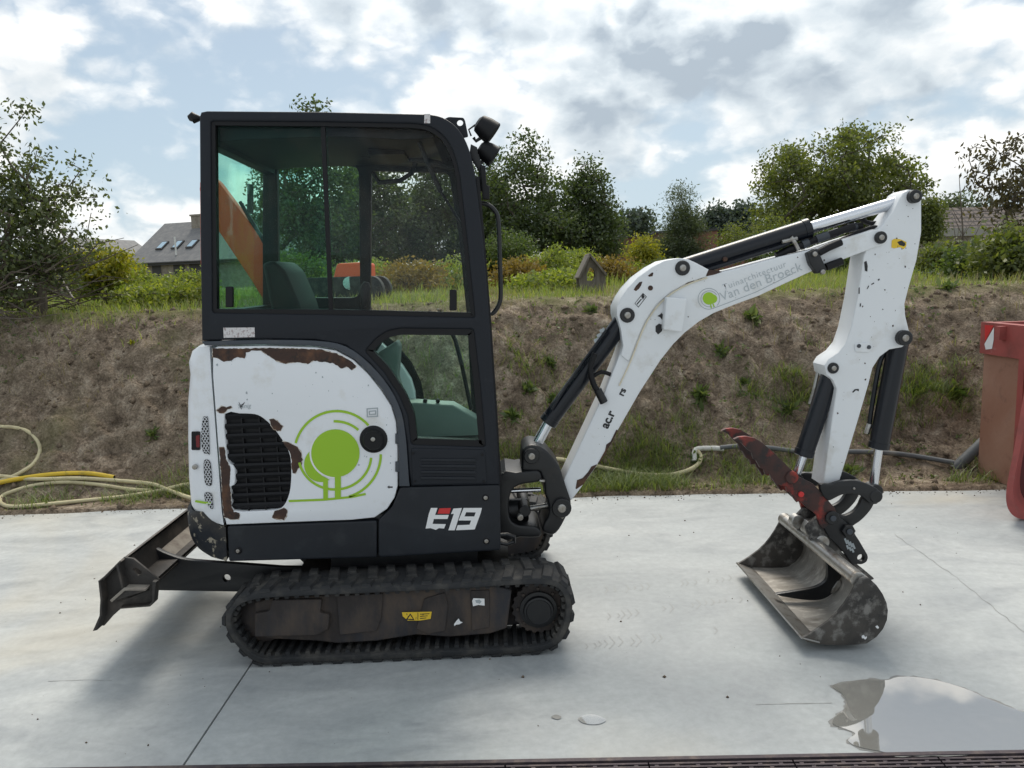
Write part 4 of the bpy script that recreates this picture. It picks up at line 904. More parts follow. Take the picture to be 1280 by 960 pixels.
for q in (z5([(865, 668), (880, 652), (915, 630), (945, 622), (940, 636), (905, 655), (880, 668)]), z5([(985, 612), (1010, 598), (1040, 592), (1042, 604), (1010, 614), (990, 618)]), z5([(1105, 568), (1112, 545), (1130, 535), (1180, 540), (1200, 548), (1160, 562), (1115, 572)]), z5([(1050, 598), (1078, 580), (1100, 590), (1070, 600)])): decal('worn_patch', q, YBn, 'rust_brown', boom, .0022)
zb = Z(600, 340, .3125)
for q in (zb([(382, 866), (388, 832), (410, 824), (432, 800), (445, 778), (470, 768), (440, 810), (412, 850), (386, 868)]), zb([(702, 216), (716, 206), (730, 212), (728, 236), (712, 250), (702, 238)]), zb([(470, 768), (500, 714), (505, 690), (522, 678), (545, 630), (552, 634), (528, 680), (480, 760)])): decal('worn_patch', q, YBn, 'rust_brown' if q[0][0] < 800 else 'decal_black', boom, .0015)
plate('hose_cover_box', round_poly(zb([(742, 100), (824, 106), (806, 240), (730, 230)]), 2), YBn-.05, YBn, 'white_arm_paint', boom, .006, ref=YBn-.03)
decal('box_warning', z5([(830, 800), (855, 785), (862, 792), (858, 822), (845, 806)]), YBn, 'decal_black', boom)
decal('pictogram', z5([(700, 728), (748, 668), (770, 690), (722, 752)]), YE, 'decal_black', boom, .001, holes=[z5([(704, 728), (748, 674), (765, 690), (722, 746)])])
decal('pictogram', z5([(712, 730), (738, 700), (742, 704), (716, 736)]), YE, 'decal_black', boom, .001); decal('pictogram', z5([(738, 690), (748, 672), (758, 690), (748, 706)]), YE, 'decal_black', boom, .0014)
# lettering along the boom
bang = 19.0
text_decal('boom_lettering', 'Tuinarchitectuur', z6([(178, 572)])[0], YBn, 10.8, bang, 'decal_faint', boom, spacing=1.12, bold=-.06)
text_decal('boom_lettering', 'Van den Broeck', z6([(168, 626)])[0], YBn, 15.8, bang+.3, 'decal_faint', boom, spacing=1.04, bold=-.05)
decal('green_emblem', z6(circ(104, 612, 31, 24)), YBn, 'decal_green', boom, .0018); decal('green_emblem', z6(circ(124, 614, 22, 20)), YBn, 'decal_green', boom, .0016)
decal('green_emblem', z6([(108, 636), (114, 636), (120, 660), (114, 662)]), YBn, 'decal_green', boom, .0016); decal('green_emblem', z6([(120, 634), (126, 634), (134, 654), (128, 657)]), YBn, 'decal_green', boom, .0016)
decal('emblem_ring', z6(stroke_pts(arc_pts(104, 614, 54, 52, 60, 400, 40), 3)), YBn, 'decal_grey', boom); decal('emblem_ring', z6(stroke_pts(arc_pts(106, 614, 42, 40, 70, 330, 30), 3)), YBn, 'decal_grey', boom)
decal('emblem_line', z6(stroke_pts([(130, 660), (200, 634), (340, 580), (525, 488)], 3)), YBn, 'decal_grey', boom)
text_decal('worn_lettering', 'ac.r', zb([(510, 628)])[0], YBn, 15, 64, 'decal_black', boom, bold=.5); text_decal('worn_lettering', 'rs', zb([(572, 498)])[0], YBn, 12, 64, 'decal_black', boom, bold=.4)
# hydraulic lines and clamp on the boom
clm = plate('hose_clamp', round_poly(z6([(590, 385), (640, 362), (690, 470), (640, 490), (605, 440)]), 2), YBn-.035, YBn+.01, 'black_steel', boom, .005, ref=YBn-.02)
for q in ((615, 392), (655, 480)): ycyl('bolt', P(*z6([q])[0], YBn), .012, YBn-.03, YBn-.05, 'bare_steel', clm, 8)
for path_, rr in (([(650, 385), (700, 358), (765, 330)], .018), ([(690, 455), (730, 440), (770, 425)], .018)):
    pts = [PP(*q, YBn-.02) for q in z6(path_)]; tube('hose_sleeve', pts, rr, 'black_plastic', boom, 12)
for dy, pth_ in ((-.03, [(440, 400), (500, 370), (570, 345), (640, 318), (760, 275), (830, 250)]), (.03, [(470, 395), (560, 350), (700, 300), (800, 262), (870, 250)])):
    pts = smooth([tuple(PP(*q, YB+dy)) for q in z6(pth_)], 4, False); tube('boom_hose', pts, .017, 'black_plastic', boom, 10)
    for q in (2, 3): tube('hose_ferrule', [pts[q*4], pts[q*4+2]], .021, 'trim_grey', boom, 10)
tube('boom_hose', smooth([tuple(PP(*q, YB-.02)) for q in z6([(760, 320), (830, 290), (900, 262), (950, 258), (985, 300)])], 4, False), .009, 'black_plastic', boom, 8)
tube('boom_hose', smooth([tuple(PP(*q, YB+.04)) for q in z6([(800, 215), (850, 205), (900, 235), (960, 230), (1010, 190)])], 4, False), .012, 'black_plastic', boom, 8)
tube('tee_fitting', [PP(*q, YB-.05) for q in z6([(515, 305), (535, 335), (552, 368)])], .010, 'bare_steel', boom, 8); tube('tee_fitting', [PP(*q, YB-.05) for q in z6([(470, 330), (545, 312)])], .010, 'bare_steel', boom, 8)
tube('boom_hose', smooth([tuple(PP(x, y, YBn-.01)) for x, y in ((744, 442), (738, 460), (742, 480), (752, 496))], 4, False), .014, 'black_plastic', boom, 10)
tube('boom_hose', smooth([tuple(PP(x, y, YBn+.02)) for x, y in ((742, 470), (752, 465), (763, 468))], 4, False), .010, 'black_plastic', boom, 10)
tube('hose_ferrule', [PP(747, 487, YBn-.01), PP(755, 503, YBn-.01)], .020, 'black_steel', boom, 10)

def cylinder(name, pts, Y, rb, rr, parent, cap=True, boss=None, label=None):
    """barrel from pts[0] to pts[1] and a chrome rod on to pts[2]"""
    A, B, C_ = (PP(*q, Y) for q in pts); d = (B-A).normalized()
    cyl = MB().tube([A, A+d*.004, B-d*.035, B-d*.034, B-d*.004, B], [rb*.85, rb, rb, rb*1.06, rb*1.06, rb*.9], 24).build(name, 'cylinder_black', EX)
    tube('rod', [B-d*.03, C_], rr, 'chrome', cyl, 20)
    if boss:
        ycyl('rod_eye', (C_.x, C_.z), boss, Y-.04, Y+.04, 'black_steel', cyl, 20)
    return cyl
ac = cylinder('arm_cylinder', ((845, 338), (1012, 285), (1133, 249)), YB, .047, .029, EX, boss=.045)
tube('hydraulic_pipe', [PP(870, 342, YB-.055), PP(980, 307, YB-.055), PP(992, 300, YB-.03)], .010, 'cylinder_black', ac, 8)
ycyl('bolt', P(906, 324, YB-.047), .012, YB-.04, YB-.058, 'rust_brown', ac, 8)
bc = cylinder('boom_cylinder', ((782, 396), (684, 529), (665, 566)), YB, .044, .026, EX, boss=.04)
tube('hydraulic_pipe', [PP(758, 412, YB-.05), PP(708, 482, YB-.05), PP(690, 512, YB-.045)], .007, 'cylinder_black', bc, 8)
for q in range(3): A_ = P(752-q*3.5, 413+q*6, YB-.05); sheet('cylinder_print', [(A_[0]-.012, A_[1]+.002), (A_[0]+.012, A_[1]+.014), (A_[0]+.016, A_[1]-.004), (A_[0]-.006, A_[1]-.014)], YB-.052, 'decal_grey', bc)

# --- dipper arm
dip_px = [(1136, 237), (1146, 238.5), (1152, 247), (1152, 290), (1146, 325), (1136, 360), (1131, 380), (1132, 395), (1137, 415), (1136, 428), (1128, 434), (1112, 437), (1100, 446), (1091, 460), (1086, 480), (1072, 528), (1050, 600), (1029, 607), (1040, 526), (1046, 486), (1041, 475), (1033, 468), (1031, 457), (1036, 449), (1048, 441), (1057, 430), (1064, 410), (1072, 372), (1080, 320), (1090, 294), (1104, 281), (1117, 264), (1124, 250), (1129, 241)]
HD = .072; YDn = YB-HD
dip = plate('dipper_arm', dip_px, YDn, YB+HD, 'white_arm_paint', EX, .006, ref=YDn)
pinboss('pin_boss', (1141, 246), YDn, 7.5, dip, .03); pinboss('pin_boss', (1128, 422), YDn, 9, dip, .03); pinboss('pin_boss', (1041, 460), YDn, 6.5, dip, .012)
pl = plate('cover_plate', round_poly(z6([(835, 838), (910, 832), (908, 884), (838, 880)]), 2.5), YDn-.008, YDn+.002, 'white_arm_paint', dip, .003)
for q in ((850, 849), (900, 855)): ycyl('bolt', P(*z6([q])[0], YDn), .010, YDn-.004, YDn-.014, 'trim_grey', pl, 8)
decal('warning_sticker', z6([(1018, 322), (1030, 314), (1060, 316), (1092, 330), (1090, 352), (1078, 366), (1060, 356), (1030, 362), (1016, 358)]), YDn, 'decal_yellow', dip)
decal('warning_print', z6([(1045, 330), (1068, 322), (1088, 340), (1080, 352), (1056, 346)]), YDn, 'decal_black', dip, .002)
for q in (z6([(880, 430), (892, 424), (898, 450), (896, 478), (884, 474)]), z6([(893, 562), (903, 546), (905, 552), (896, 566)]), z6([(915, 540), (930, 532), (930, 538), (917, 545)]), z7([(845, 275), (860, 258), (884, 256), (884, 270), (868, 264), (852, 278)]), z6([(852, 560), (858, 556), (858, 588), (852, 590)]), z6([(858, 640), (864, 634), (864, 650), (858, 655)]), z6([(948, 518), (956, 512), (958, 520), (950, 524)])): decal('paint_chip', q, YDn, 'decal_black', dip, .0014)
def chips(name, poly_px, n_, Y, parent, mat='rust_brown'):
    poly = [Vector(p) for p in poly_px]; mb = MB(); xs_ = [p.x for p in poly]; ys_ = [p.y for p in poly]
    def ins(x, y):
        c_ = False
        for i in range(len(poly)):
            A_, B_ = poly[i], poly[i-1]
            if (A_.y > y) != (B_.y > y) and x < (B_.x-A_.x)*(y-A_.y)/(B_.y-A_.y)+A_.x: c_ = not c_
        return c_
    while n_ > 0:
        x, y = random.uniform(min(xs_), max(xs_)), random.uniform(min(ys_), max(ys_))
        if not (ins(x, y) and ins(x+4, y) and ins(x-4, y) and ins(x, y+4) and ins(x, y-4)): continue
        r_ = .35+1.3*random.random()**4; q = XZ([(x+r_*random.uniform(.5, 1.3)*math.cos(k*1.05), y+r_*random.uniform(.5, 1.5)*math.sin(k*1.05)) for k in range(6)], Y)
        mb.add([(X_, Y-.0011, Z_) for X_, Z_ in q], [tuple(range(6))]); n_ -= 1
    tag(mb.build(name, mat, parent, 0), None, kind='stuff')
chips('paint_chips', dip_px, 45, YDn, dip); chips('paint_chips', boom_px, 35, YBn, boom); chips('paint_chips', cover_px[:4]+[(440, 450), (490, 507), (496, 600), (470, 646), (380, 650), (380, 530), (300, 505), (268, 500)], 60, YC, ec, 'decal_grey')
bkc = cylinder('bucket_cylinder', ((1123, 428), (1098, 561), (1091, 612)), YB, .048, .022, EX, boss=.035)
tube('hydraulic_pipe', smooth([tuple(PP(x, y, YB+.03)) for x, y in ((1106, 440), (1098, 460), (1088, 520), (1087, 535))], 3, False), .012, 'cylinder_black', bkc, 8)
tube('hydraulic_pipe', [PP(1087, 530, YB+.03), PP(1083, 542, YB+.03)], .014, 'bare_steel', bkc, 8)
thc = cylinder('thumb_cylinder', ((1038, 470), (1004, 570), (994, 598)), YB, .046, .020, EX, boss=.03)
tube('hydraulic_pipe', [PP(1022, 466, YB+.05), PP(1018, 485, YB+.05), PP(1012, 505, YB+.05)], .009, 'bare_steel', thc, 8)

# --- thumb
thumb_px = z7([(172, 545), (200, 532), (240, 528), (290, 538), (335, 565), (400, 622), (470, 690), (540, 758), (590, 782), (625, 800), (680, 858), (750, 940)])+zl([(455, 440), (440, 470), (340, 560), (310, 530), (285, 440), (215, 390), (150, 330), (130, 318), (110, 330), (80, 290), (60, 255)])+z7([(500, 852), (478, 846), (470, 815), (445, 812), (432, 800), (420, 815), (395, 775), (385, 765), (378, 742), (352, 748), (345, 720), (322, 708), (300, 668), (285, 660), (275, 625), (245, 600), (215, 565)])
th = None
for ya in (YB-.115, YB+.09):
    t_ = plate('thumb', thumb_px, ya, ya+.025, 'thumb_red', EX, .003, ref=YB-.115)
    if th is None: th = t_
for q, r in ((z7([(500, 762)])[0], 8), (z7([(553, 858)])[0], 3.5), (zl([(400, 450)])[0], 6)): ycyl('pin', P(*q, YB-.115), r*.004, YB-.125, YB+.12, 'thumb_red' if r > 4 else 'decal_red', th, 16)
plate('thumb_spacer', z7([(420, 700), (470, 745), (455, 765), (405, 720)]), YB-.09, YB+.09, 'thumb_red', th, .003, ref=YB-.115)

# --- bucket linkage and coupler
lk = smooth(zl([(312, 195), (330, 172), (400, 176), (450, 160), (500, 150), (560, 143), (620, 145), (700, 165), (760, 192), (805, 218), (835, 262), (832, 305), (795, 345), (740, 340), (700, 305), (660, 275), (620, 258), (560, 254), (510, 262), (470, 276), (420, 302), (385, 315), (350, 290), (325, 250)]), 2)
dn = smooth(zl([(708, 300), (760, 330), (805, 335), (785, 390), (745, 445), (690, 500), (640, 535), (600, 555), (545, 530), (475, 462), (460, 440), (500, 450), (540, 462), (590, 448), (640, 415), (680, 360)]), 2)
for ya in (YB-.125, YB+.095):
    l1 = plate('guide_link', lk, ya, ya+.03, 'black_steel', EX, .005, ref=YB-.125)
    l2 = plate('bucket_link', dn, ya+.032 if ya < YB else ya-.032, (ya+.032 if ya < YB else ya-.032)+.03, 'black_steel', EX, .005, ref=YB-.125)
ycyl('pin', P(*zl([(790, 280)])[0], YB-.125), .032, YB-.13, YB+.13, 'black_steel', l1, 20)
ycyl('nut', P(*zl([(598, 208)])[0], YB-.125), .006, YB-.12, YB-.132, 'bare_steel', l1, 8)
cp_px = zl([(330, 520), (360, 440), (385, 425), (465, 448), (520, 490), (592, 562), (615, 610), (645, 655), (718, 780), (722, 805), (712, 838), (680, 858), (650, 862), (612, 858), (600, 880), (575, 850), (525, 770), (450, 690), (392, 640), (365, 590)])
cpl = None
for ya in (YB-.105, YB+.075):
    q = plate('quick_coupler', round_poly(cp_px, 2), ya, ya+.03, 'black_steel', EX, .004, ref=YB-.105, holes=[zl(circ(660, 805, 29, 18))])
    if cpl is None: cpl = q
for q in (zl([(540, 565)])[0], zl([(400, 452)])[0]):
    ycyl('pin_boss', P(*q, YB-.105), .034, YB-.130, YB+.130, 'black_steel', cpl, 6 if q[1] > 655 else 20); ycyl('pin_end', P(*q, YB-.105), .015, YB-.13, YB-.138, 'trim_grey', cpl, 12)
for k in range(4):
    for j in range(2): A_ = zl([(512+k*22+j*18, 640+k*14+j*58)])[0]; decal('coupler_lettering', [(A_[0], A_[1]), (A_[0]+2.2, A_[1]-.9), (A_[0]+5.2-j, A_[1]+6-2*j), (A_[0]+3-j, A_[1]+7-2*j)], YB-.105, 'decal_grey', cpl) if not (j and k == 3) else None
MB().tube([PP(*zl([(430, 600)])[0], YB-.07), PP(*zl([(430, 600)])[0], YB+.07)], .05, 16).build('coupler_body', 'black_steel', EX)

# --- grading bucket
KN, KF = -.075, .82
zk0 = P(1060, 806, KN)[1]
bk_px = z8([(870, 590), (888, 562), (915, 553), (945, 562), (985, 600), (1020, 650), (1042, 700), (1050, 745), (1044, 800), (1022, 850), (985, 895), (930, 932), (880, 940), (760, 942), (650, 938), (590, 925), (556, 903), (600, 880), (650, 848), (710, 805), (762, 755), (800, 708), (832, 660), (855, 620)])
bkt = plate('bucket', z8([(915, 556), (945, 562), (985, 600), (1020, 650), (1042, 700), (1050, 745), (1044, 800), (1022, 850), (985, 895), (930, 932), (880, 940), (760, 942), (650, 938), (590, 925), (556, 905), (560, 899), (592, 914), (655, 924), (760, 928), (878, 926), (922, 919), (974, 884), (1008, 844), (1029, 796), (1035, 746), (1028, 706), (1008, 658), (974, 610), (936, 575)]), KN+.006, KF-.006, 'worn_steel', EX, .0015, ref=KN)
for ya in (KN-.004, KF-.012): ep = plate('end_plate', bk_px, ya, ya+.016, 'bucket_black', bkt, .003, ref=KN)
tx, tz = P(*z8([(893, 578)])[0], KN); ycyl('torque_tube', (tx, tz), .034, KN+.012, KF-.012, 'bare_steel', bkt, 20)
plate('cutting_edge', z8([(548, 902), (556, 896), (640, 840), (646, 848), (600, 884), (566, 914)]), KN-.002, KF+.002, 'worn_steel', bkt, .002, ref=KN) if False else None
ce = [P(*q, KN) for q in z8([(552, 903), (558, 896), (660, 922), (658, 930)])]; slab('cutting_edge', ce, KN-.006, KF+.006, 'bare_steel', bkt, .0015)
for q in ([(900, 890), (912, 884), (920, 896), (930, 892), (930, 902), (920, 912), (912, 904), (902, 904)], [(978, 836), (990, 830), (1000, 842), (994, 850), (986, 846)]): decal('worn_spot', z8(q), KN-.004, 'decal_white', bkt, .001)
rib = smooth(z8([(412, 656), (470, 645), (540, 634), (610, 622), (655, 608), (690, 585), (706, 555), (706, 500), (712, 470), (760, 500), (790, 540), (770, 580), (765, 610), (735, 650), (690, 678), (640, 688), (560, 684), (480, 672)]), 2)
plate('hook_rib', rib, YB-.14, YB-.115, 'black_steel', bkt, .003)
plate('rib_wear', z8([(722, 645), (730, 620), (760, 575), (778, 570), (780, 600), (755, 630)]), YB-.148, YB-.139, 'bare_steel', bkt, .002, ref=YB-.14)
for ya in (YB-.09, YB+.06): plate('bucket_ear', round_poly([(1008, 660), (1022, 646), (1036, 655), (1044, 672), (1052, 690), (1080, 712), (1094, 724), (1078, 728), (1040, 700), (1014, 680)], 3), ya, ya+.03, 'bucket_black', bkt, .004, ref=YB-.09)
for q, ya, yb in ((zl([(305, 650)])[0], YB-.10, YB-.05), (zl([(200, 560)])[0], YB+.05, YB+.10), (zl([(250, 605)])[0], YB-.05, YB+.05)):
    ycyl('coupler_pin', P(*q, YB-.06), .036 if ya < YB-.06 or ya > YB else .024, ya, yb, 'bare_steel', bkt, 18)
plate('coupler_claw', zl(round_poly([(215, 500), (290, 490), (330, 570), (310, 600), (255, 560), (230, 545), (205, 590), (180, 570)], 8)), YB-.03, YB+.03, 'bare_steel', bkt, .004, ref=YB-.03)

# ------------------------------------------------------------------ buildings, wall, bird house, skips, hoses
def ground_z(x, y): return float(hills(x, y))
def house(name, label, base, yaw, wl, wd, eave, ridge, wall, roof, over=.3, skylights=(), chimney=None, hip=False, windows=(), vent=None):
    h = empty(name, (base[0], base[1], base[2]), label, 'house'); Mx = Matrix.Translation(base) @ Matrix.Rotation(R(yaw), 4, 'Z')
    def T(v): return [Mx @ Vector(q) for q in v]
    hl, hd = wl/2, wd/2
    if hip: wv = [(-hl, -hd, -.3), (hl, -hd, -.3), (hl, hd, -.3), (-hl, hd, -.3), (-hl, -hd, eave), (hl, -hd, eave), (hl, hd, eave), (-hl, hd, eave)]; wf = [(0, 1, 5, 4), (1, 2, 6, 5), (2, 3, 7, 6), (3, 0, 4, 7)]
    else:
        wv = [(-hl, -hd, -.3), (hl, -hd, -.3), (hl, hd, -.3), (-hl, hd, -.3), (-hl, -hd, eave), (hl, -hd, eave), (hl, hd, eave), (-hl, hd, eave), (-hl, 0, ridge-.12), (hl, 0, ridge-.12)]
        wf = [(0, 1, 5, 4), (1, 2, 6, 9, 5), (2, 3, 7, 6), (3, 0, 4, 8, 7)]
    put('wall', pd('wall', T(wv), wf), wall, h, 0)
    sl = (ridge-eave)/hd; oe = eave-over*sl; th = .14
    rx = hl+over; ri = rx-hd if hip else rx
    for s in (-1, 1):
        a_ = [(-rx, s*(hd+over), oe), (rx, s*(hd+over), oe), (ri, 0, ridge), (-ri, 0, ridge)]; v = a_+[(x, y, z-th) for x, y, z in a_]
        rf_ = put('roof', pd('roof', T(v), [(0, 1, 2, 3), (7, 6, 5, 4), (0, 4, 5, 1), (1, 5, 6, 2), (2, 6, 7, 3), (3, 7, 4, 0)]), roof, h, 0)
        if s == -1:
            n_ = Vector((0, -sl, 1)).normalized()*0+Vector((0, -math.sin(math.atan(sl)), math.cos(math.atan(sl))))
            for (sx0, sx1, t0, t1) in skylights:
                def on(x, t, o): return Vector((x, -(hd+over)*(1-t), oe+(ridge-oe)*t))+n_*o
                q = [on(sx0, t0, .01), on(sx1, t0, .01), on(sx1, t1, .01), on(sx0, t1, .01), on(sx0, t0, .10), on(sx1, t0, .10), on(sx1, t1, .10), on(sx0, t1, .10)]
                put('skylight', pd('skylight', T(q), [(0, 1, 5, 4), (1, 2, 6, 5), (2, 3, 7, 6), (3, 0, 4, 7), (4, 5, 6, 7)]), 'coping', rf_, 0)
                mx_, mt = .08, .02; g_ = [on(sx0+mx_, t0+mt, .115), on(sx1-mx_, t0+mt, .115), on(sx1-mx_, t1-mt, .115), on(sx0+mx_, t1-mt, .115)]
                put('skylight_pane', pd('skylight_pane', T(g_), [(0, 1, 2, 3)]), 'skylight_glass', rf_, 0)
            gut = T([(-rx, s*(hd+over)-.06, oe-.05), (rx, s*(hd+over)-.06, oe-.05)]); MB().tube(gut, .07, 8).build('gutter', 'coping', h)
            gf = T([(-rx+.02, s*(hd+over)+.03, oe-.16), (rx-.02, s*(hd+over)+.03, oe-.16)]); MB().tube(gf, .09, 4).build('fascia', 'fascia_white' if hip else 'coping', h)
            if vent: p = on(vent, .15, 0); MB().tube(T([p, p+Vector((0, 0, 1.25))]), .06, 8).build('vent_pipe', 'fascia_white', rf_)
        if hip:
            e_ = [(s*rx, -hd-over, oe), (s*rx, hd+over, oe), (s*ri, 0, ridge)]; v = e_+[(x, y, z-th) for x, y, z in e_]
            put('roof', pd('roof', T(v), [(0, 1, 2), (5, 4, 3), (0, 3, 4, 1), (1, 4, 5, 2), (2, 5, 3, 0)]), roof, h, 0)
    if chimney:
        x, y, wx, top = chimney; mb = MB().box(x-wx, x+wx, y-wx*.8, y+wx*.8, ridge-1.2, top, Mx); mb.box(x-wx*1.1, x+wx*1.1, y-wx*.9, y+wx*.9, top, top+.12, Mx); mb.build('chimney', 'brick_pale', h)
    for (x, z0, z1, ww) in windows:
        put('window', pd('window', T([(x-ww, -hd-.02, z0), (x+ww, -hd-.02, z0), (x+ww, -hd-.02, z1), (x-ww, -hd-.02, z1)]), [(0, 1, 2, 3)]), 'coping', h, 0)
    return h
# slate-roofed house: eave about 37 px above eye level at 56 m
d1 = 56.0; c1 = at_depth(287, 330, d1); gz = ground_z(c1.x, c1.y)
hz = lambda px, py, d: at_depth(px, py, d).z
house('slate_house', 'brick house with dark slate roof, three skylights and a chimney', (c1.x, c1.y+3.5, gz), -22, 13.5, 7.4, hz(200, 323, d1)-gz+.1, hz(215, 272, d1)-gz+.2, 'brick_pale', 'roof_slate', .35,
      [(-5.4, -4.8, .30, .49), (-4.0, -3.4, .30, .49), (-2.7, -2.1, .30, .49)], (-3.2, -.2, .7, hz(226, 262, d1)-gz), windows=[(-4.6, .8, 2.0, .4), (-2.6, .8, 2.0, .5), (-1.2, .9, 2.0, .5)], vent=-3.0)
d2 = 66.0; c2 = at_depth(118, 330, d2); gz2 = ground_z(c2.x, c2.y)
house('gable_house', 'pale gable end of a house half hidden behind the yellow bushes', (c2.x-2, c2.y+5, gz2), 70, 7, 5.6, hz(120, 325, d2)-gz2, hz(108, 297, d2)-gz2+.2, 'brick_pale', 'roof_slate', .3)
d3 = 44.0; c3 = at_depth(1292, 320, d3); gz3 = ground_z(c3.x, c3.y)
house('tiled_house', 'low house with a brown tiled hipped roof behind the bank', (c3.x, c3.y+4, gz3), 2, 12, 7.0, hz(1220, 309, d3)-gz3, hz(1230, 264, d3)-gz3+.4, 'brick_pale', 'roof_tiles', .35, hip=True) if 'roof_tiles' in MATS else None
d4 = 40.0; c4 = at_depth(1172, 300, d4); gz4 = ground_z(c4.x, c4.y)
sh = empty('garden_shed', (c4.x, c4.y, gz4), 'low shed with a flat grey roof beside the tiled house', 'shed')
Ms = Matrix.Translation((c4.x, c4.y, gz4)); zt = hz(1172, 287, d4)-gz4
MB().box(-1.5, 1.5, -.9, .9, -.2, zt-.35, Ms).build('wall', 'brick_pale', sh); MB().box(-1.65, 1.65, -1.1, 1.1, zt-.35, zt, Ms).build('roof', 'metal_roof', sh)

# brick garden wall with dark coping, stepping
bw = empty('brick_wall', at_depth(810, 335, 33), 'long red brick garden wall with a dark coping behind the shrubs', 'wall')
gzw = ground_z(bw.location.x, bw.location.y); bw.location.z = gzw; WLOC[bw] = bw.location.copy()
segs = [(712, 762, 303, 300), (762, 818, 296, 292), (818, 872, 289, 287), (872, 897, 287, 285), (897, 935, 291, 289)]
for i, (x0, x1, t0, t1) in enumerate(segs):
    A, B = at_depth(x0, 330, 33+i*.3), at_depth(x1, 330, 33+i*.3); za, zb_ = at_depth(x0, t0, 33+i*.3).z, at_depth(x1, t1, 33+i*.3).z
    v = [(A.x, A.y, gzw-.3), (B.x, B.y, gzw-.3), (B.x, B.y, zb_-.1), (A.x, A.y, za-.1)]; v += [(x, y+.3, z) for x, y, z in v]
    put('brickwork', pd('brickwork', v, [(0, 1, 2, 3), (5, 4, 7, 6), (1, 5, 6, 2), (4, 0, 3, 7), (3, 2, 6, 7)]), 'brick_wall', bw, 0)
    v = [(A.x-.03, A.y-.08, za-.1), (B.x+.03, B.y-.08, zb_-.1), (B.x+.03, B.y-.08, zb_), (A.x-.03, A.y-.08, za)]; v += [(x, y+.46, z) for x, y, z in v]
    put('coping', pd('coping', v, [(0, 1, 2, 3), (5, 4, 7, 6), (1, 5, 6, 2), (4, 0, 3, 7), (3, 2, 6, 7), (0, 4, 5, 1)]), 'coping', bw, 0)

# wooden bird-house-shaped hide on the plateau
dB = 6.0; q0 = PP(742, 358, dB); bh = empty('insect_house', (q0.x, dB, ground_z(q0.x, dB)), 'small weathered wooden house with a diamond opening on the bank top', 'wooden house')
zq = Z(640, 220, .21875)
slab('front_board', [XZ(zq([(384, 575), (440, 450), (530, 565), (536, 690), (390, 690)]), dB), XZ(zq([(428, 560), (445, 520), (470, 535), (476, 572), (455, 600), (430, 598)]), dB)], dB, dB+.03, 'old_wood', bh, .004)
slab('back_board', [XZ(zq([(384, 575), (440, 450), (530, 565), (536, 690), (390, 690)]), dB), XZ(zq([(420, 555), (445, 500), (490, 535), (490, 600), (425, 600)]), dB)], dB+.32, dB+.35, 'old_wood', bh, .004)
for q in ([(376, 580), (440, 444), (447, 452), (386, 588)], [(436, 450), (444, 442), (540, 560), (534, 572)]): slab('roof_board', XZ(zq(q), dB), dB-.06, dB+.40, 'old_wood', bh, .003)
slab('side_board', XZ(zq([(527, 570), (536, 566), (541, 690), (530, 690)]), dB), dB+.02, dB+.34, 'old_wood', bh, .003)

# red steel skip and the second red container at the right
s0 = G(1222, 594); SY = s0.y; SX = s0.x
def PX(px, py, X):
    v = ray(px, py); t = (X-CAM.x)/v.x; p = CAM+t*v; return (p.y, p.z)
YA_, YB_ = 1.92, SY; Wd = 1.7; ztop = PX(1229, 402, SX)[1]; zrim = PX(1229, 441, SX)[1]
k0 = empty('waste_skip', (SX+Wd/2, (YA_+YB_)/2, 0.0), 'tall rusty brown steel skip with a red rim and striped corner', 'skip')
MB().box(SX, SX+.03, YA_, YB_, .015, ztop-.03).build('side_wall', 'skip_brown', k0)
MB().box(SX+Wd-.03, SX+Wd, YA_, YB_, .015, ztop-.03).build('side_wall', 'skip_brown', k0)
MB().box(SX+.03, SX+Wd-.03, YA_+.002, YA_+.03, .015, ztop-.03).build('end_wall', 'skip_brown', k0)
MB().box(SX+.03, SX+Wd-.03, YB_-.03, YB_-.002, .015, ztop-.03).build('end_wall', 'skip_brown', k0)
MB().box(SX+.03, SX+Wd-.03, YA_+.03, YB_-.03, .02, .05).build('floor_plate', 'skip_inside', k0)
MB().box(SX-.03, SX+.05, YA_-.01, YB_+.012, zrim, ztop).build('rim_rail', 'skip_red', k0)
MB().box(SX+Wd-.05, SX+Wd+.03, YA_-.01, YB_+.012, zrim, ztop).build('rim_rail', 'skip_red', k0)
MB().box(SX+.05, SX+Wd-.05, YB_-.05, YB_+.014, zrim, ztop-.003).build('rim_rail', 'skip_red', k0)
MB().box(SX+.05, SX+Wd-.05, YA_-.012, YA_+.05, zrim, ztop-.003).build('rim_rail', 'skip_red', k0)
XR = SX-.033
def side_sheet(name, px, mat):
    q = [PX(x, y, XR) for x, y in px]; put(name, pd(name, [(XR, y, z) for y, z in q], [tuple(range(len(q)))]), mat, k0, 0)
side_sheet('stripe', [(1231, 406), (1242, 407), (1231, 427)], 'decal_red'); side_sheet('stripe', [(1242.5, 409), (1242, 425), (1240, 436), (1232, 437), (1230.5, 430)], 'decal_white')
q = PX(1255, 416, XR); MB().box(XR-.05, XR+.01, q[0]-.025, q[0]+.025, q[1]-.05, q[1]+.05).build('lifting_lug', 'skip_red', k0)
q = PX(1279, 500, SX); MB().box(SX-.03, SX, q[0]-.03, q[0]+.03, .015, zrim).build('rib', 'skip_red', k0)
g2 = G(1274, 652); CY = g2.y
cx_ = empty('steel_container', (g2.x+.6, CY+.12, 0), 'open-ended red steel container with rounded bottom corner in front of the skip', 'container')
o_ = XZ([(1288, 440), (1280, 492), (1268, 560), (1259, 606), (1257.5, 628), (1262, 642), (1272, 650), (1290, 653)], CY); dz = min(z for x, z in o_); o_ = [(x, z-dz+.004) for x, z in o_]
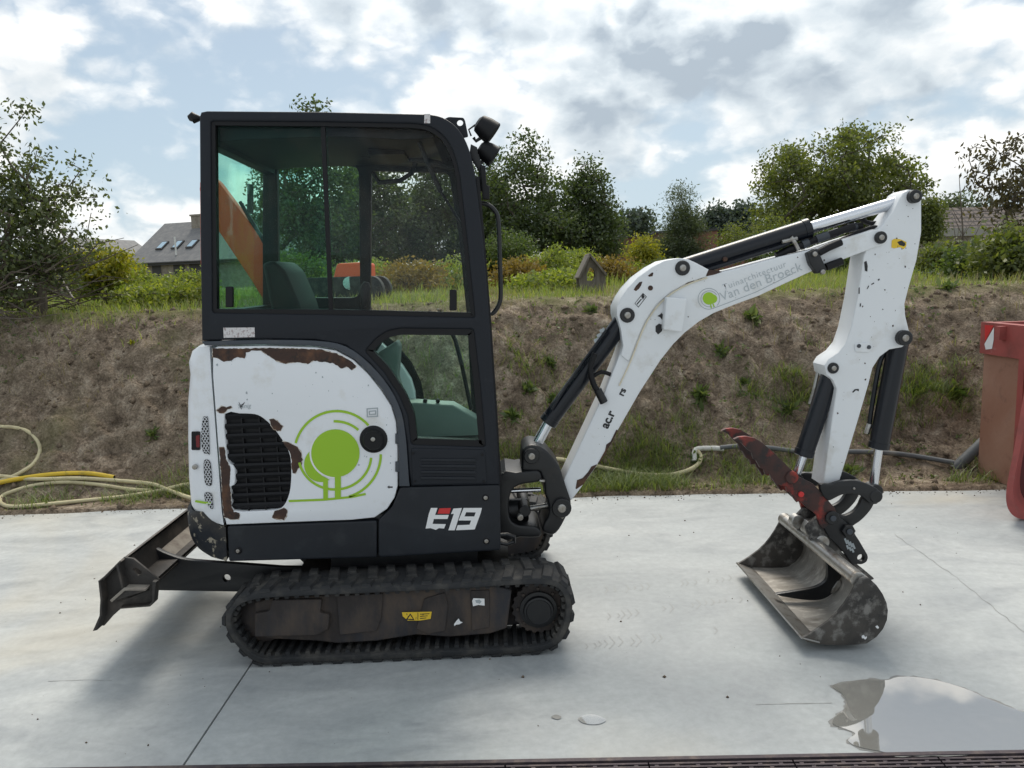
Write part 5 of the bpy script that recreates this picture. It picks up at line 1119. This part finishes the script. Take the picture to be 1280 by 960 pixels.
xm = o_[0][0]+.75; o_ = smooth(o_, 3, False); out = o_+[(2*xm-x, z) for x, z in o_[::-1]]
def taper(k, ins): return [(xm+(x-xm)*(1-k)+(ins if x < xm else -ins), z*(1-k*.25)+ins*.7+k*.03) for x, z in out]
rings = [(0, .0, 0), (.26, .28, 0), (.255, .28, .03), (0, .0, .045)]; v, f = [], []; m = len(out)
for dy, k, ins in rings: v += [(x, CY+dy, z) for x, z in taper(k, ins)]
for i in range(4):
    j = (i+1) % 4
    for k in range(m-1): f.append((i*m+k, i*m+k+1, j*m+k+1, j*m+k))
f += [tuple(i*m for i in range(4)), tuple(i*m+m-1 for i in range(4))[::-1]]
me = pd('shell', v, f); bm = bmesh.new(); bm.from_mesh(me); bmesh.ops.recalc_face_normals(bm, faces=bm.faces); bm.to_mesh(me); bm.free(); put('shell', me, 'skip_red', cx_, 40)
slab('back_plate', taper(.28, .002), CY+.262, CY+.285, 'skip_inside', cx_, .002)
# orange digger parked on the garden ground behind the cab
OY = 6.0
og = empty('orange_digger', (P(405, 400, OY)[0], OY, float(hills(P(405, 400, OY)[0], OY))), 'orange digger parked behind, its raised arm seen through the cab windows', 'digger')
zo = og.location.z
slab('boom', round_poly(XZ([(262, 216), (276, 228), (330, 300), (372, 372), (384, 402), (348, 402), (318, 352), (258, 262), (252, 236)], OY), .03), OY-.08, OY+.08, 'orange_paint', og, .01)
slab('arm', round_poly(XZ([(250, 226), (266, 226), (267, 330), (264, 372), (256, 372), (251, 330)], OY+.1), .03), OY+.09, OY+.2, 'orange_paint', og, .01)
tube('hydraulic_cylinder', [PP(300, 252, OY-.05), PP(335, 312, OY-.05), PP(362, 372, OY-.05)], [.02, .035, .035], 'cylinder_black', og, 12)
ob = slab('body', round_poly(XZ([(372, 372), (400, 352), (424, 348), (428, 330), (462, 328), (466, 420), (360, 425)], OY), .04), OY-.35, OY+.45, 'orange_paint', og, .02)
tube('lamp', [PP(437, 354, OY-.40), PP(437, 354, OY-.34)], .075, 'lamp_glass', ob, 20)
for yy in (OY-.4, OY+.3):
    zt_ = zo-.03; xx0, xx1 = P(350, 400, OY)[0], P(480, 400, OY)[0]
    slab('track', round_poly([(xx0, zt_), (xx1, zt_), (xx1+.08, zt_+.16), (xx1, zt_+.32), (xx0, zt_+.32), (xx0-.08, zt_+.16)], .08), yy, yy+.2, 'rubber', og, .01)

# hoses and pipes along the bank foot
def hose(name, px, r, mat, label, cat='hose', lift=None, extra=None):
    lf = r if lift is None else lift
    pts = [tuple(ground_pt(x, y, lf*1.0)) for x, y in px]
    if extra: pts = [(p[0], p[1], p[2]+e) for p, e in zip(pts, extra)]
    pts = smooth(pts, 6, False); o = tube(name, pts, r, mat, None, 10); tag(o, label, cat, None); return o
hose('garden_hose', [(-60, 548), (-20, 537), (12, 536), (34, 541), (47, 553), (50, 567), (42, 582), (26, 593), (8, 601), (-15, 606), (-60, 612)], .016, 'hose_cream', 'cream hose bent in a loop up the soil bank')
hose('garden_hose', [(-60, 596), (0, 600), (40, 604), (100, 603), (150, 606), (190, 610), (212, 618), (240, 628), (275, 634)], .016, 'hose_cream', 'cream hose stretched along the bank foot over the yellow one', lift=.035)
hose('garden_hose', [(275, 607), (236, 608), (212, 613), (190, 618), (150, 624), (100, 629), (50, 634), (16, 636), (2, 632), (2, 624), (16, 617), (45, 609), (80, 605.5), (120, 608), (160, 614), (190, 616)], .016, 'hose_cream', 'cream hose doubled back in a hairpin by the concrete edge', lift=.018)
yh = hose('yellow_hose', [(-60, 622), (-10, 610), (30, 602), (70, 597), (110, 596), (143, 601)], .019, 'hose_yellow', 'bright yellow hose with an open cut end', lift=.03)
e_ = ground_pt(143, 601, .03); dd = (e_-ground_pt(110, 596, .03)).normalized(); tube('hose_bore', [e_-dd*.002, e_+dd*.003], .014, 'black_plastic', yh, 12)
hose('garden_hose', [(640, 585), (690, 581), (720, 585), (760, 593), (800, 600), (835, 601), (858, 596), (872, 588), (876, 578), (871, 570)], .017, 'hose_cream', 'cream hose joined to a white elbow beside the black pipe', lift=.05)
el = hose('pipe_elbow', [(868, 582), (868, 572), (872, 567), (890, 566), (905, 567)], .022, 'pipe_white', 'white plastic pipe elbow between cream hose and black pipe', 'pipe', .04)
hose('water_pipe', [(900, 567), (925, 565), (960, 567), (1010, 573), (1060, 572), (1100, 573), (1140, 577), (1192, 586)], .020, 'pipe_grey', 'thin black plastic pipe lying along the bank foot', 'pipe', .05)
A, B = ground_pt(1192, 590, .04), ground_pt(1192, 590, .04)+Vector((.24, .35, .22)); A2 = PP(1193, 587, s0.y+.06); B2 = PP(1226, 556, s0.y+.06)
tag(tube('drain_pipe', [A2, A2.lerp(B2, .5), B2.lerp(A2, -.8)], .045, 'pipe_grey', None, 16), 'thick grey drain pipe slanting up behind the skip', 'pipe')

# ------------------------------------------------------------------ vegetation
def leaf_cloud(pos, size, up_bias=.3, aspect=.55):
    n = len(pos); d = RNG.normal(size=(n, 3)); d[:, 2] -= up_bias; d /= np.linalg.norm(d, axis=1)[:, None]
    r_ = RNG.normal(size=(n, 3)); s = np.cross(d, r_); s /= np.linalg.norm(s, axis=1)[:, None]+1e-9; nn = np.cross(d, s)
    L_ = (size*(.6+.8*RNG.random(n)))[:, None]; W_ = L_*aspect
    v = np.stack([pos, pos+d*L_*.5+s*W_*.5+nn*L_*.08, pos+d*L_, pos+d*L_*.5-s*W_*.5+nn*L_*.08], 1).reshape(-1, 3)
    return v, np.arange(4*n).reshape(-1, 4)
def leaf_mesh(name, pos, size, **k): v, f = leaf_cloud(np.asarray(pos), size, **k); return fast_mesh(name, v, f, 4)
def skeleton(base, targets, rb, rmin=.006, wob=.05, stem=None):
    """branches that grow from the trunk to every clump, thick by what they carry"""
    nodes = [Vector(base)]; par = [-1]
    if stem:
        for s in stem: nodes.append(Vector(s)); par.append(len(nodes)-2)
    b0 = Vector(base)
    for t in sorted(targets, key=lambda q: (q-b0).length):
        best, bi = 1e9, 0
        for i, nd in enumerate(nodes):
            dl = (t-nd).length*(1.0 if nd.z < t.z+.05 else 1.6)
            if dl < best: best, bi = dl, i
        A = nodes[bi]; L_ = (t-A).length; steps = max(1, int(L_/.6)); last = bi
        for k in range(1, steps+1):
            p = A.lerp(t, k/steps)
            if k < steps: p += Vector((random.uniform(-1, 1), random.uniform(-1, 1), random.uniform(-.2, 1)))*wob*L_
            nodes.append(p); par.append(last); last = len(nodes)-1
    cnt = [1]*len(nodes)
    for i in range(len(nodes)-1, 0, -1): cnt[par[i]] += cnt[i]
    tot = cnt[0]; mb = MB()
    for i in range(1, len(nodes)):
        r1 = max(rmin, rb*(cnt[i]/tot)**.5); r0_ = max(rmin, min(rb, rb*(cnt[par[i]]/tot)**.5 if par[i] else rb)); r0_ = min(r0_, r1*1.5)
        if (nodes[i]-nodes[par[i]]).length > 1e-4: mb.tube([nodes[par[i]], nodes[i]], [r0_, r1], 5, False)
    return mb
def tree(name, label, cat, base, lobes, nclump, leaves, lsize, spread, mat, trunk=.12, group=None, stem_h=None, seed=0, bark='bark', up=.3, rmin=.008, aspect=.55, shell=.35, crowns=None):
    """lobes: ellipsoids (centre, radii) that the crown fills"""
    random.seed(seed); base = Vector(base); root = empty(name, base, label, cat, group); tg = []
    vol = [r[0]*r[1]*r[2] for _, r in lobes]; tv = sum(vol)
    for (c_, r_), vv in zip(lobes, vol):
        for k in range(max(2, int(nclump*vv/tv))):
            while True:
                p = Vector((random.uniform(-1, 1), random.uniform(-1, 1), random.uniform(-1, 1)))
                if shell < p.length <= 1: break
            tg.append(Vector(c_)+Vector((p.x*r_[0], p.y*r_[1], p.z*r_[2])))
    tg = [t for t in tg if t.z > base.z+.05]
    cen = sum((Vector(c_) for c_, _ in lobes), Vector((0, 0, 0)))/len(lobes); low_ = min(t.z for t in tg)
    stem = [base.lerp(Vector((cen.x, cen.y, max(low_, base.z+.1)+.2*(cen.z-low_))), k/3)+Vector((random.uniform(-.04, .04), random.uniform(-.04, .04), 0)) for k in (1, 2, 3)]
    tk = skeleton(base-Vector((0, 0, .1)), tg, trunk, rmin, .05, stem); tk.build('trunk', bark, root, 60)
    per = max(1, leaves//len(tg)); pos = []
    for t in tg:
        s = spread*random.uniform(.55, 1.3); n = int(per*random.uniform(.5, 1.5))
        q = np.clip(RNG.normal(size=(n, 3)), -1.7, 1.7)*np.array([s, s, s*.72]); pos.append(q+np.array(t))
    pos = np.concatenate(pos); pos = pos[pos[:, 2] > base.z+.02]
    o = put('crown', leaf_mesh('crown', pos, np.full(len(pos), lsize), up_bias=up, aspect=aspect), mat, root, 0); return root
def on_ground(px, d): p = at_depth(px, 340, d); return Vector((p.x, p.y, ground_z(p.x, p.y)))
def lobe(px, py, d, rx, rz, ry=None):
    """ellipsoid seen at pixel px,py with half sizes given in pixels, at distance d"""
    p = at_depth(px, py, d); k = d/FPX; return (p, (rx*k, (ry or rx)*k, rz*k))
# hedge tree at the left and the brush below it
D = 9.0
tree('hawthorn_tree', 'tall loose dark-leaved hedge tree standing on the left bank top above a brush heap', 'tree', on_ground(45, D),
     [lobe(25, 215, D, 26, 75), lobe(70, 290, D, 42, 55), lobe(15, 300, D, 55, 65), lobe(95, 255, D, 22, 45), lobe(22, 160, D, 10, 24), lobe(-40, 260, D, 50, 90), lobe(108, 240, D, 14, 22)], 240, 10500, .048, .10, 'leaf_shrub', .05, seed=1, rmin=.004, bark='twig')
random.seed(5); bp_ = empty('brush_heap', on_ground(30, 9.0), 'heap of bare cut branches lying under the hedge tree', 'brush heap')
for k in range(110):
    q = on_ground(random.uniform(-60, 100), random.uniform(8.6, 9.8)); L_ = random.uniform(.3, .95); a_ = random.uniform(-1, 1); h0 = random.uniform(0, .45)*1.0
    A = q+Vector((0, 0, h0)); B = A+Vector((math.cos(a_)*L_*random.choice((-1, 1)), random.uniform(-.2, .2), math.sin(abs(a_))*L_*.5)); mid = A.lerp(B, .5)+Vector((0, 0, random.uniform(-.05, .12)))
    tube('branch', [A, mid, B], [.009, .006, .003], 'twig', bp_, 5)
tube('branch', [PP(54, 315, 5.2), PP(75, 345, 5.0), PP(93, 376, 4.8)], [.006, .009, .012], 'twig_pale', bp_, 6)
tree('brush_leaves', 'dense dark undergrowth round the brush heap', 'bush', on_ground(20, 9.9), [lobe(0, 345, 9.9, 60, 30), lobe(60, 350, 9.9, 40, 24)], 50, 2600, .045, .10, 'leaf_shrub', .03, seed=3, rmin=.004)
# bushes between the hedge tree and the cab
gb_ = 'yellow-green bushes left of the cab'
for i, (px, py, d, rx, rz, mat, lab) in enumerate([
        (122, 328, 10.6, 34, 17, 'leaf_yellow', 'bright yellow flowering bush in front of the gable house'), (150, 347, 13, 24, 11, 'leaf_lime', 'lime green bush below the dark house roof'),
        (128, 352, 11, 40, 16, 'leaf_lime', 'low lime bush hanging over the bank edge'), (190, 358, 14, 34, 9, 'leaf_lime', 'pale green low hedge bush under the slate house'), (235, 355, 13, 26, 10, 'leaf_lime', 'pale green bush touching the cab rear edge in view'),
        (200, 367, 10, 60, 6, 'leaf_lime', 'pale green ground-hugging herbs along the bank top behind the cab')]):
    tree('bush', lab, 'bush', on_ground(px, d), [lobe(px, py, d, rx, rz), lobe(px+rx*.4, py+rz*.3, d, rx*.6, rz*.8), lobe(px-rx*.3, py-rz*.7, d, rx*.25, rz*.6), lobe(px+rx*.2, py-rz*.6, d, rx*.2, rz*.7), lobe(px+rx*.7, py-rz*.3, d, rx*.2, rz*.6)], 60, 4000, .05, .085, mat, .03, seed=20+i, rmin=.004)
# dark alders behind the cab
D = 27.0
for i, (px, ptop, w_, d, lab) in enumerate([
        (390, 128, 62, 25, 'tall dark alder whose tip shows above the cab roof'), (470, 165, 55, 27, 'dark alder seen through the middle of the cab window'), (545, 178, 50, 28, 'dark alder seen through the front cab window'),
        (655, 168, 60, 27, 'tall dark alder with a pointed crown beside the work lights'), (735, 188, 38, 28, 'narrower dark alder with a pointed crown next to the taller alder'), (612, 190, 36, 29, 'dark alder partly hidden by the cab front pillar')]):
    H = 335-ptop
    tree('alder_tree', lab, 'tree', on_ground(px, d), [lobe(px, 335-H*.25, d, w_*1.15, H*.26), lobe(px-w_*.1, 335-H*.53, d, w_*.85, H*.24), lobe(px+w_*.05, 335-H*.78, d, w_*.42, H*.16), lobe(px, 335-H*.93, d, w_*.16, H*.08)],
         200, 19000, .12, .26, 'leaf_dark', .16, group='dark alders behind the cab', seed=40+i, shell=.2)
for i, (px, py, d, rx, rz, mat, lab) in enumerate([
        (640, 312, 17, 28, 26, 'leaf_mid', 'round mid-green bush beside the cab grab handle'), (690, 333, 15, 34, 20, 'leaf_lime', 'broad-leaved lime green bush before the alders'), (650, 345, 12.5, 30, 14, 'leaf_amber', 'amber tinged weeds left of the wooden house'),
        (722, 328, 19, 22, 12, 'leaf_lime', 'light green bush behind the wooden house'), (775, 344, 16, 40, 13, 'leaf_lime', 'spreading green bush right of the wooden house'), (806, 316, 19, 16, 18, 'leaf_yellow', 'yellow blooming bush in front of the brick wall'),
        (760, 342, 14, 26, 12, 'leaf_amber', 'small amber weed clump behind the wooden house'), (830, 345, 15, 30, 12, 'leaf_olive', 'olive bush at the left of the boom'),
        (520, 352, 13, 55, 20, 'leaf_amber', 'amber weed thicket seen low through the cab window'), (570, 348, 14, 40, 20, 'leaf_lime', 'lime thicket seen low through the front cab window'), (440, 350, 15, 50, 24, 'leaf_lime', 'lime thicket seen through the middle cab pane'), (370, 345, 15, 45, 30, 'leaf_mid', 'green thicket seen through the rear cab pane'),
        (690, 358, 10.5, 50, 7, 'leaf_lime', 'leafy herb patch in front of the wooden house')]):
    tree('bush', lab, 'bush', on_ground(px, d), [lobe(px, py, d, rx, rz), lobe(px-rx*.4, py+rz*.35, d, rx*.6, rz*.7), lobe(px+rx*.45, py+rz*.4, d, rx*.5, rz*.7)], 60, 5200, .06, .13, mat, .03, seed=60+i, rmin=.004)
tree('willow_tree', 'feathery grey-green narrow willow in front of the brick wall', 'tree', on_ground(850, 21), [lobe(850, 300, 21, 27, 36), lobe(852, 262, 21, 16, 28), lobe(845, 322, 21, 30, 18)], 150, 19000, .09, .17, 'leaf_grey', .06, seed=81, aspect=.22, up=-.4)
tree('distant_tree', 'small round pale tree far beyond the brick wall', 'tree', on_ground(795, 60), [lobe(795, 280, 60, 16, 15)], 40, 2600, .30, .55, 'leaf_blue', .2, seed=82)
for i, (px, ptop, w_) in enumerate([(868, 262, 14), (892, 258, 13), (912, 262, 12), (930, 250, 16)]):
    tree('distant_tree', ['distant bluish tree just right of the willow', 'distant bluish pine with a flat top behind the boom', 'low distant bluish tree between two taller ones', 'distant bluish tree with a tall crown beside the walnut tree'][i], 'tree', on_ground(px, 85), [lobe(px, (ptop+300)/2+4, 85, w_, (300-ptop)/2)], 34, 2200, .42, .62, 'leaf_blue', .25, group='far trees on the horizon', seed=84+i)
D = 24.0
tree('walnut_tree', 'large round-crowned olive green walnut tree behind the boom', 'tree', on_ground(1045, D), [lobe(1045, 215, D, 82, 44), lobe(1085, 245, D, 62, 44), lobe(1000, 250, D, 58, 42), lobe(1045, 270, D, 90, 36), lobe(1130, 262, D, 26, 28)], 330, 30000, .105, .22, 'leaf_olive', .2, seed=90, shell=.45)
for i, (px, py, d, rx, rz, mat, lab) in enumerate([(945, 300, 20, 44, 30, 'leaf_olive', 'olive bush under the walnut crown above the boom'), (1000, 310, 19, 50, 30, 'leaf_mid', 'deep green thicket behind the arm cylinder'), (1075, 320, 18, 40, 22, 'leaf_mid', 'green thicket behind the dipper arm'),
        (1162, 275, 22, 9, 26, 'leaf_olive', 'narrow olive bush just beyond the dipper top'), (1185, 325, 15, 26, 14, 'leaf_olive', 'olive shrub in front of the garden shed'), (1264, 318, 11, 30, 22, 'leaf_olive', 'dense olive bush below the bronze-leaved tree'), (1225, 328, 12, 26, 12, 'leaf_mid', 'low green bush in front of the tiled roof')]):
    tree('bush', lab, 'bush', on_ground(px, d), [lobe(px, py, d, rx, rz), lobe(px-rx*.4, py+rz*.35, d, rx*.6, rz*.7)], 60, 5200, .065, .14, mat, .03, seed=100+i, rmin=.004)
for i, (px, ptop, w_) in enumerate([(1200, 250, 22), (1232, 258, 16), (1172, 262, 14)]):
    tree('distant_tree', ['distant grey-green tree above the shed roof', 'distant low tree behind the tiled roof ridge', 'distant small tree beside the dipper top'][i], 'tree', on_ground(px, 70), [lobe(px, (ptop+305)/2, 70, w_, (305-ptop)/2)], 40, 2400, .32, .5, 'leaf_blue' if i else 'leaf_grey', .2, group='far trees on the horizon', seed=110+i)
D = 15.0
tree('bronze_leaved_tree', 'thin tree with bronze-green drooping leaves at the right bank edge', 'tree', on_ground(1268, D), [lobe(1262, 215, D, 34, 34), lobe(1300, 230, D, 40, 60), lobe(1225, 195, D, 20, 18), lobe(1250, 260, D, 22, 24)], 95, 2000, .095, .12, 'leaf_purple', .04, seed=120, rmin=.006, up=1.2, aspect=.42, bark='twig')
for i, (px, top_) in enumerate(((1203, 222), (1212, 300), (1192, 300))):
    b_ = on_ground(px, 13); t_ = at_depth(px+(-4, 3, 5)[i], top_, 13); m_ = b_.lerp(t_, .5)+Vector((.03, 0, 0)); mb = MB().tube([b_, m_, t_], [.018, .012, .004], 6)
    for k in range(7): p = b_.lerp(t_, random.uniform(.35, .95)); mb.tube([p, p+Vector((random.uniform(-.25, .25), random.uniform(-.1, .1), random.uniform(.15, .4)))], [.006, .002], 4)
    o = mb.build('bare_sapling', 'twig'); tag(o, ['tall bare sapling beside the dipper', 'short bare sapling in front of the tiled roof', 'short bare sapling near the garden shed'][i], 'sapling')

# ------------------------------------------------------------------ grass, weeds, litter on the bank
def blades(name, P0, h, wdt, mat, label, cat='grass', lean=.45):
    n = len(P0); a_ = RNG.random(n)*2*np.pi; d = np.stack([np.cos(a_), np.sin(a_), np.zeros(n)], 1); s = np.stack([-np.sin(a_), np.cos(a_), np.zeros(n)], 1)
    h = h[:, None]; ln = (lean*(.3+RNG.random(n)))[:, None]; w_ = wdt[:, None]; u = np.array([0, 0, 1.0])
    v = np.stack([P0-s*w_, P0+s*w_, P0+d*ln*h*.35+u*h*.6+s*w_*.7, P0+d*ln*h*.35+u*h*.6-s*w_*.7, P0+d*ln*h+u*h*.95], 1).reshape(-1, 3)
    b_ = np.arange(n)*5; f = np.concatenate([np.stack([b_, b_+1, b_+2], 1), np.stack([b_, b_+2, b_+3], 1), np.stack([b_+3, b_+2, b_+4], 1)])
    o = put(name, fast_mesh(name, v, f, 3), mat, None, 0, recenter=False); tag(o, label, None, None, 'stuff'); return o
def scatter(n, x0, x1, y0, y1, dens):
    x = RNG.uniform(x0, x1, n); y = RNG.uniform(y0, y1, n); k = RNG.random(n) < dens(x, y); x, y = x[k], y[k]; return np.stack([x, y, hills(x, y)-.008], 1)
pn = lambda x, y, f, s: np.clip((fbm(x*f, y*f, 3, s)+.5), 0, 1)
topd = lambda x, y: np.clip((y-3.95)/.35, 0, 1)*np.clip(pn(x, y, 1.2, 5)*2.6-.75, .05, 1)
A = scatter(52000, -8, 9, 3.9, 7.5, topd); blades('grass_top', A, 0.03+.11*RNG.random(len(A))**2, .0022+.002*RNG.random(len(A)), 'grass_blade', 'fresh grass along the top of the bank', lean=.9)
A = scatter(26000, -14, 16, 7.5, 15, lambda x, y: np.clip(pn(x, y, .8, 6)*2-.3, .1, 1)); blades('grass_meadow', A, 0.08+.2*RNG.random(len(A))**1.5, .004+.004*RNG.random(len(A)), 'grass_blade', 'taller meadow grass on the garden ground')
A = scatter(9000, -7, 8, 3.7, 7, lambda x, y: np.clip(pn(x, y, 1.6, 9)*2.4-.8, 0, 1)); blades('grass_dry', A, .05+.12*RNG.random(len(A)), .0018+.002*RNG.random(len(A)), 'grass_dry', 'dry straw-coloured grass on the bank crest')
patchc = [(.95, 2.85, .9, 1.0), (1.0, 3.2, .5, .8), (2.55, 3.45, .45, 1.0), (3.75, 3.25, .55, .9), (.1, 3.0, .3, .9), (2.2, 3.3, .25, .6), (-.9, 3.4, .5, .5), (-2.3, 2.75, .55, .9), (-3.3, 2.72, .5, .3), (1.2, 2.95, .7, 1.0), (.4, 2.8, .45, .7), (.75, 3.3, .5, .5), (1.9, 2.75, .4, .6), (2.75, 3.35, .3, 1.0), (2.4, 2.7, .35, .5), (3.8, 3.4, .45, .45), (.25, 3.6, .25, .5), (3.7, 2.55, .3, .7), (1.5, 3.6, .3, .35), (-2.0, 3.2, .3, .25)]
def pdens(x, y):
    r_ = np.zeros_like(x)
    for cx_, cy_, rr, k in patchc: r_ = np.maximum(r_, k*np.exp(-(((x-cx_)/rr)**2+((y-cy_)/(rr*.55))**2)))
    return r_*np.clip(pn(x, y, 3.0, 12)*4-1.6, 0, 1)*1.0*(y > edge_y(x)+.06)
A = scatter(190000, -4.5, 5, 2.2, 4.2, pdens); blades('grass_patches', A, .035+.12*RNG.random(len(A))**1.4, .0018+.0016*RNG.random(len(A)), 'grass_patch', 'scattered green grass patches on the bank and along its foot', lean=1.5)
A = scatter(30000, -5, 6, 2.3, 4.4, lambda x, y: np.clip(pn(x, y, 2.2, 15)*2.2-.75, .03, 1)*(y > edge_y(x)+.04)*.6); blades('dry_litter', A, .02+.05*RNG.random(len(A)), .0015+.0015*RNG.random(len(A)), 'grass_dry', 'dry roots and straw litter on the soil bank', lean=2.4)
# creeping seedlings on the soil
A = scatter(5200, -4.8, 5, 2.35, 4.3, lambda x, y: np.clip(pn(x, y, 1.8, 27)*3.2-1.55, .015, 1)*(y > edge_y(x)+.1)); k_ = 7; pos = np.repeat(A, k_, 0)+RNG.normal(size=(len(A)*k_, 3))*np.array([.012, .012, .004])+[0, 0, .012]
tag(put('seedlings', leaf_mesh('seedlings', pos, .012+.022*RNG.random(len(pos)), up_bias=-.2, aspect=.6), 'weed_leaf', None, 0, recenter=False), 'small creeping seedlings sprinkled over the soil bank', None, None, 'stuff')
# soil clods and stones
A = scatter(9000, -5, 6, 2.3, 4.5, lambda x, y: np.clip(pn(x, y, 2.5, 18)*2-.5, .05, 1)*(y > edge_y(x)+.05)); n = len(A); ico = np.array([(1, 0, 0), (-1, 0, 0), (0, 1, 0), (0, -1, 0), (0, 0, 1), (0, 0, -1)], float)
sz = (.004+.034*RNG.random(n)**4)[:, None, None]; v = (A+[0, 0, .006])[:, None, :]+ico[None]*sz*(.5+RNG.random((n, 6, 1)))
fo = np.array([(0, 2, 4), (2, 1, 4), (1, 3, 4), (3, 0, 4), (2, 0, 5), (1, 2, 5), (3, 1, 5), (0, 3, 5)]); o = put('soil_clods', fast_mesh('soil_clods', v.reshape(-1, 3), (np.arange(n)[:, None, None]*6+fo[None]).reshape(-1, 3), 3), 'soil_clod', None, 0, recenter=False); tag(o, 'loose clods and crumbs of soil on the bank', None, None, 'stuff')
A = np.concatenate([np.stack([x_ := RNG.uniform(-4.5, 4.8, 1500), edge_y(x_)-np.abs(RNG.normal(size=1500))*.06, np.full(1500, .001)], 1), np.stack([RNG.uniform(-2.6, 3, 260), RNG.uniform(-.6, 2.4, 260), np.full(260, .001)], 1)]); n = len(A)
sz = (.0012+.007*RNG.random(n)**4)[:, None, None]; v = A[:, None, :]+ico[None]*sz*(.5+RNG.random((n, 6, 1))); v[:, :, 2] = np.abs(v[:, :, 2])
o = put('soil_crumbs', fast_mesh('soil_crumbs', v.reshape(-1, 3), (np.arange(n)[:, None, None]*6+fo[None]).reshape(-1, 3), 3), 'soil_clod', None, 0, recenter=False); tag(o, 'soil crumbs strewn on the concrete along the bank', None, None, 'stuff')
n = 70; A = scatter(400, -5, 6, 2.4, 4.2, lambda x, y: np.full_like(x, .25)*(y > edge_y(x)+.1)); n = len(A); sz = (.008+.020*RNG.random(n)**2)[:, None, None]; v = (A+[0, 0, .008])[:, None, :]+ico[None]*sz*(.6+.6*RNG.random((n, 6, 1)))*np.array([1.3, 1, .6])
o = put('pale_pebbles', fast_mesh('pale_pebbles', v.reshape(-1, 3), (np.arange(n)[:, None, None]*6+fo[None]).reshape(-1, 3), 3), 'brick_pale', None, 0, recenter=False); tag(o, 'pale pebbles and crumbs scattered over the soil bank', None, None, 'stuff')
# broad-leaved weeds one can pick out
for i, (px, py, s, lab) in enumerate([(688, 455, .10, 'leafy weed on bare soil left of the boom cylinder'), (660, 488, .12, 'broad-leaved weed beside the cab front pillar'), (875, 497, .14, 'broad-leaved green weed under the boom bend'), (940, 400, .15, 'grey-green weed below the boom lettering'), (900, 440, .10, 'small weed on bare soil below the boom'), (985, 515, .12, 'bright grass tuft weed left of the thumb cylinder'),
        (930, 478, .07, 'tiny weed seedling on the bank between boom and dipper'), (1150, 490, .12, 'ragged weed on the bank right of the bucket cylinder'), (1195, 495, .13, 'grassy weed beside the tall skip'), (740, 390, .10, 'small weed at the bank crest under the wooden house'), (640, 520, .11, 'weed clump behind the cab front edge'), (190, 545, .09, 'small weed beside the rear hood'), (165, 430, .05, 'tiny yellow-green weed high on the left bank'), (1062, 590, .10, 'weed at the bank foot behind the dipper tip'),
        (690, 505, .10, 'low weed on the bank under the boom cylinder'), (870, 575, .10, 'weed growing round the white pipe elbow'), (725, 610, .08, 'weed by the boom foot at the concrete edge'), (1185, 360, .13, 'pale large-leaved weed on the right bank crest')]):
    q = ground_pt(px, py); n = int(110+600*s); r_ = np.abs(RNG.normal(size=n))*s*.24; th_ = RNG.random(n)*2*np.pi
    pos = np.stack([q.x+r_*np.cos(th_), q.y+r_*np.sin(th_)*.8, np.zeros(n)], 1); pos[:, 2] = hills(pos[:, 0], pos[:, 1])-.004+RNG.random(n)*s*.05
    o = put('weed', leaf_mesh('weed', pos, s*(.22+.62*RNG.random(n)**1.6), up_bias=-.25, aspect=.34), 'weed_leaf' if i != 12 else 'leaf_yellow', None, 0); tag(o, lab, 'weed')
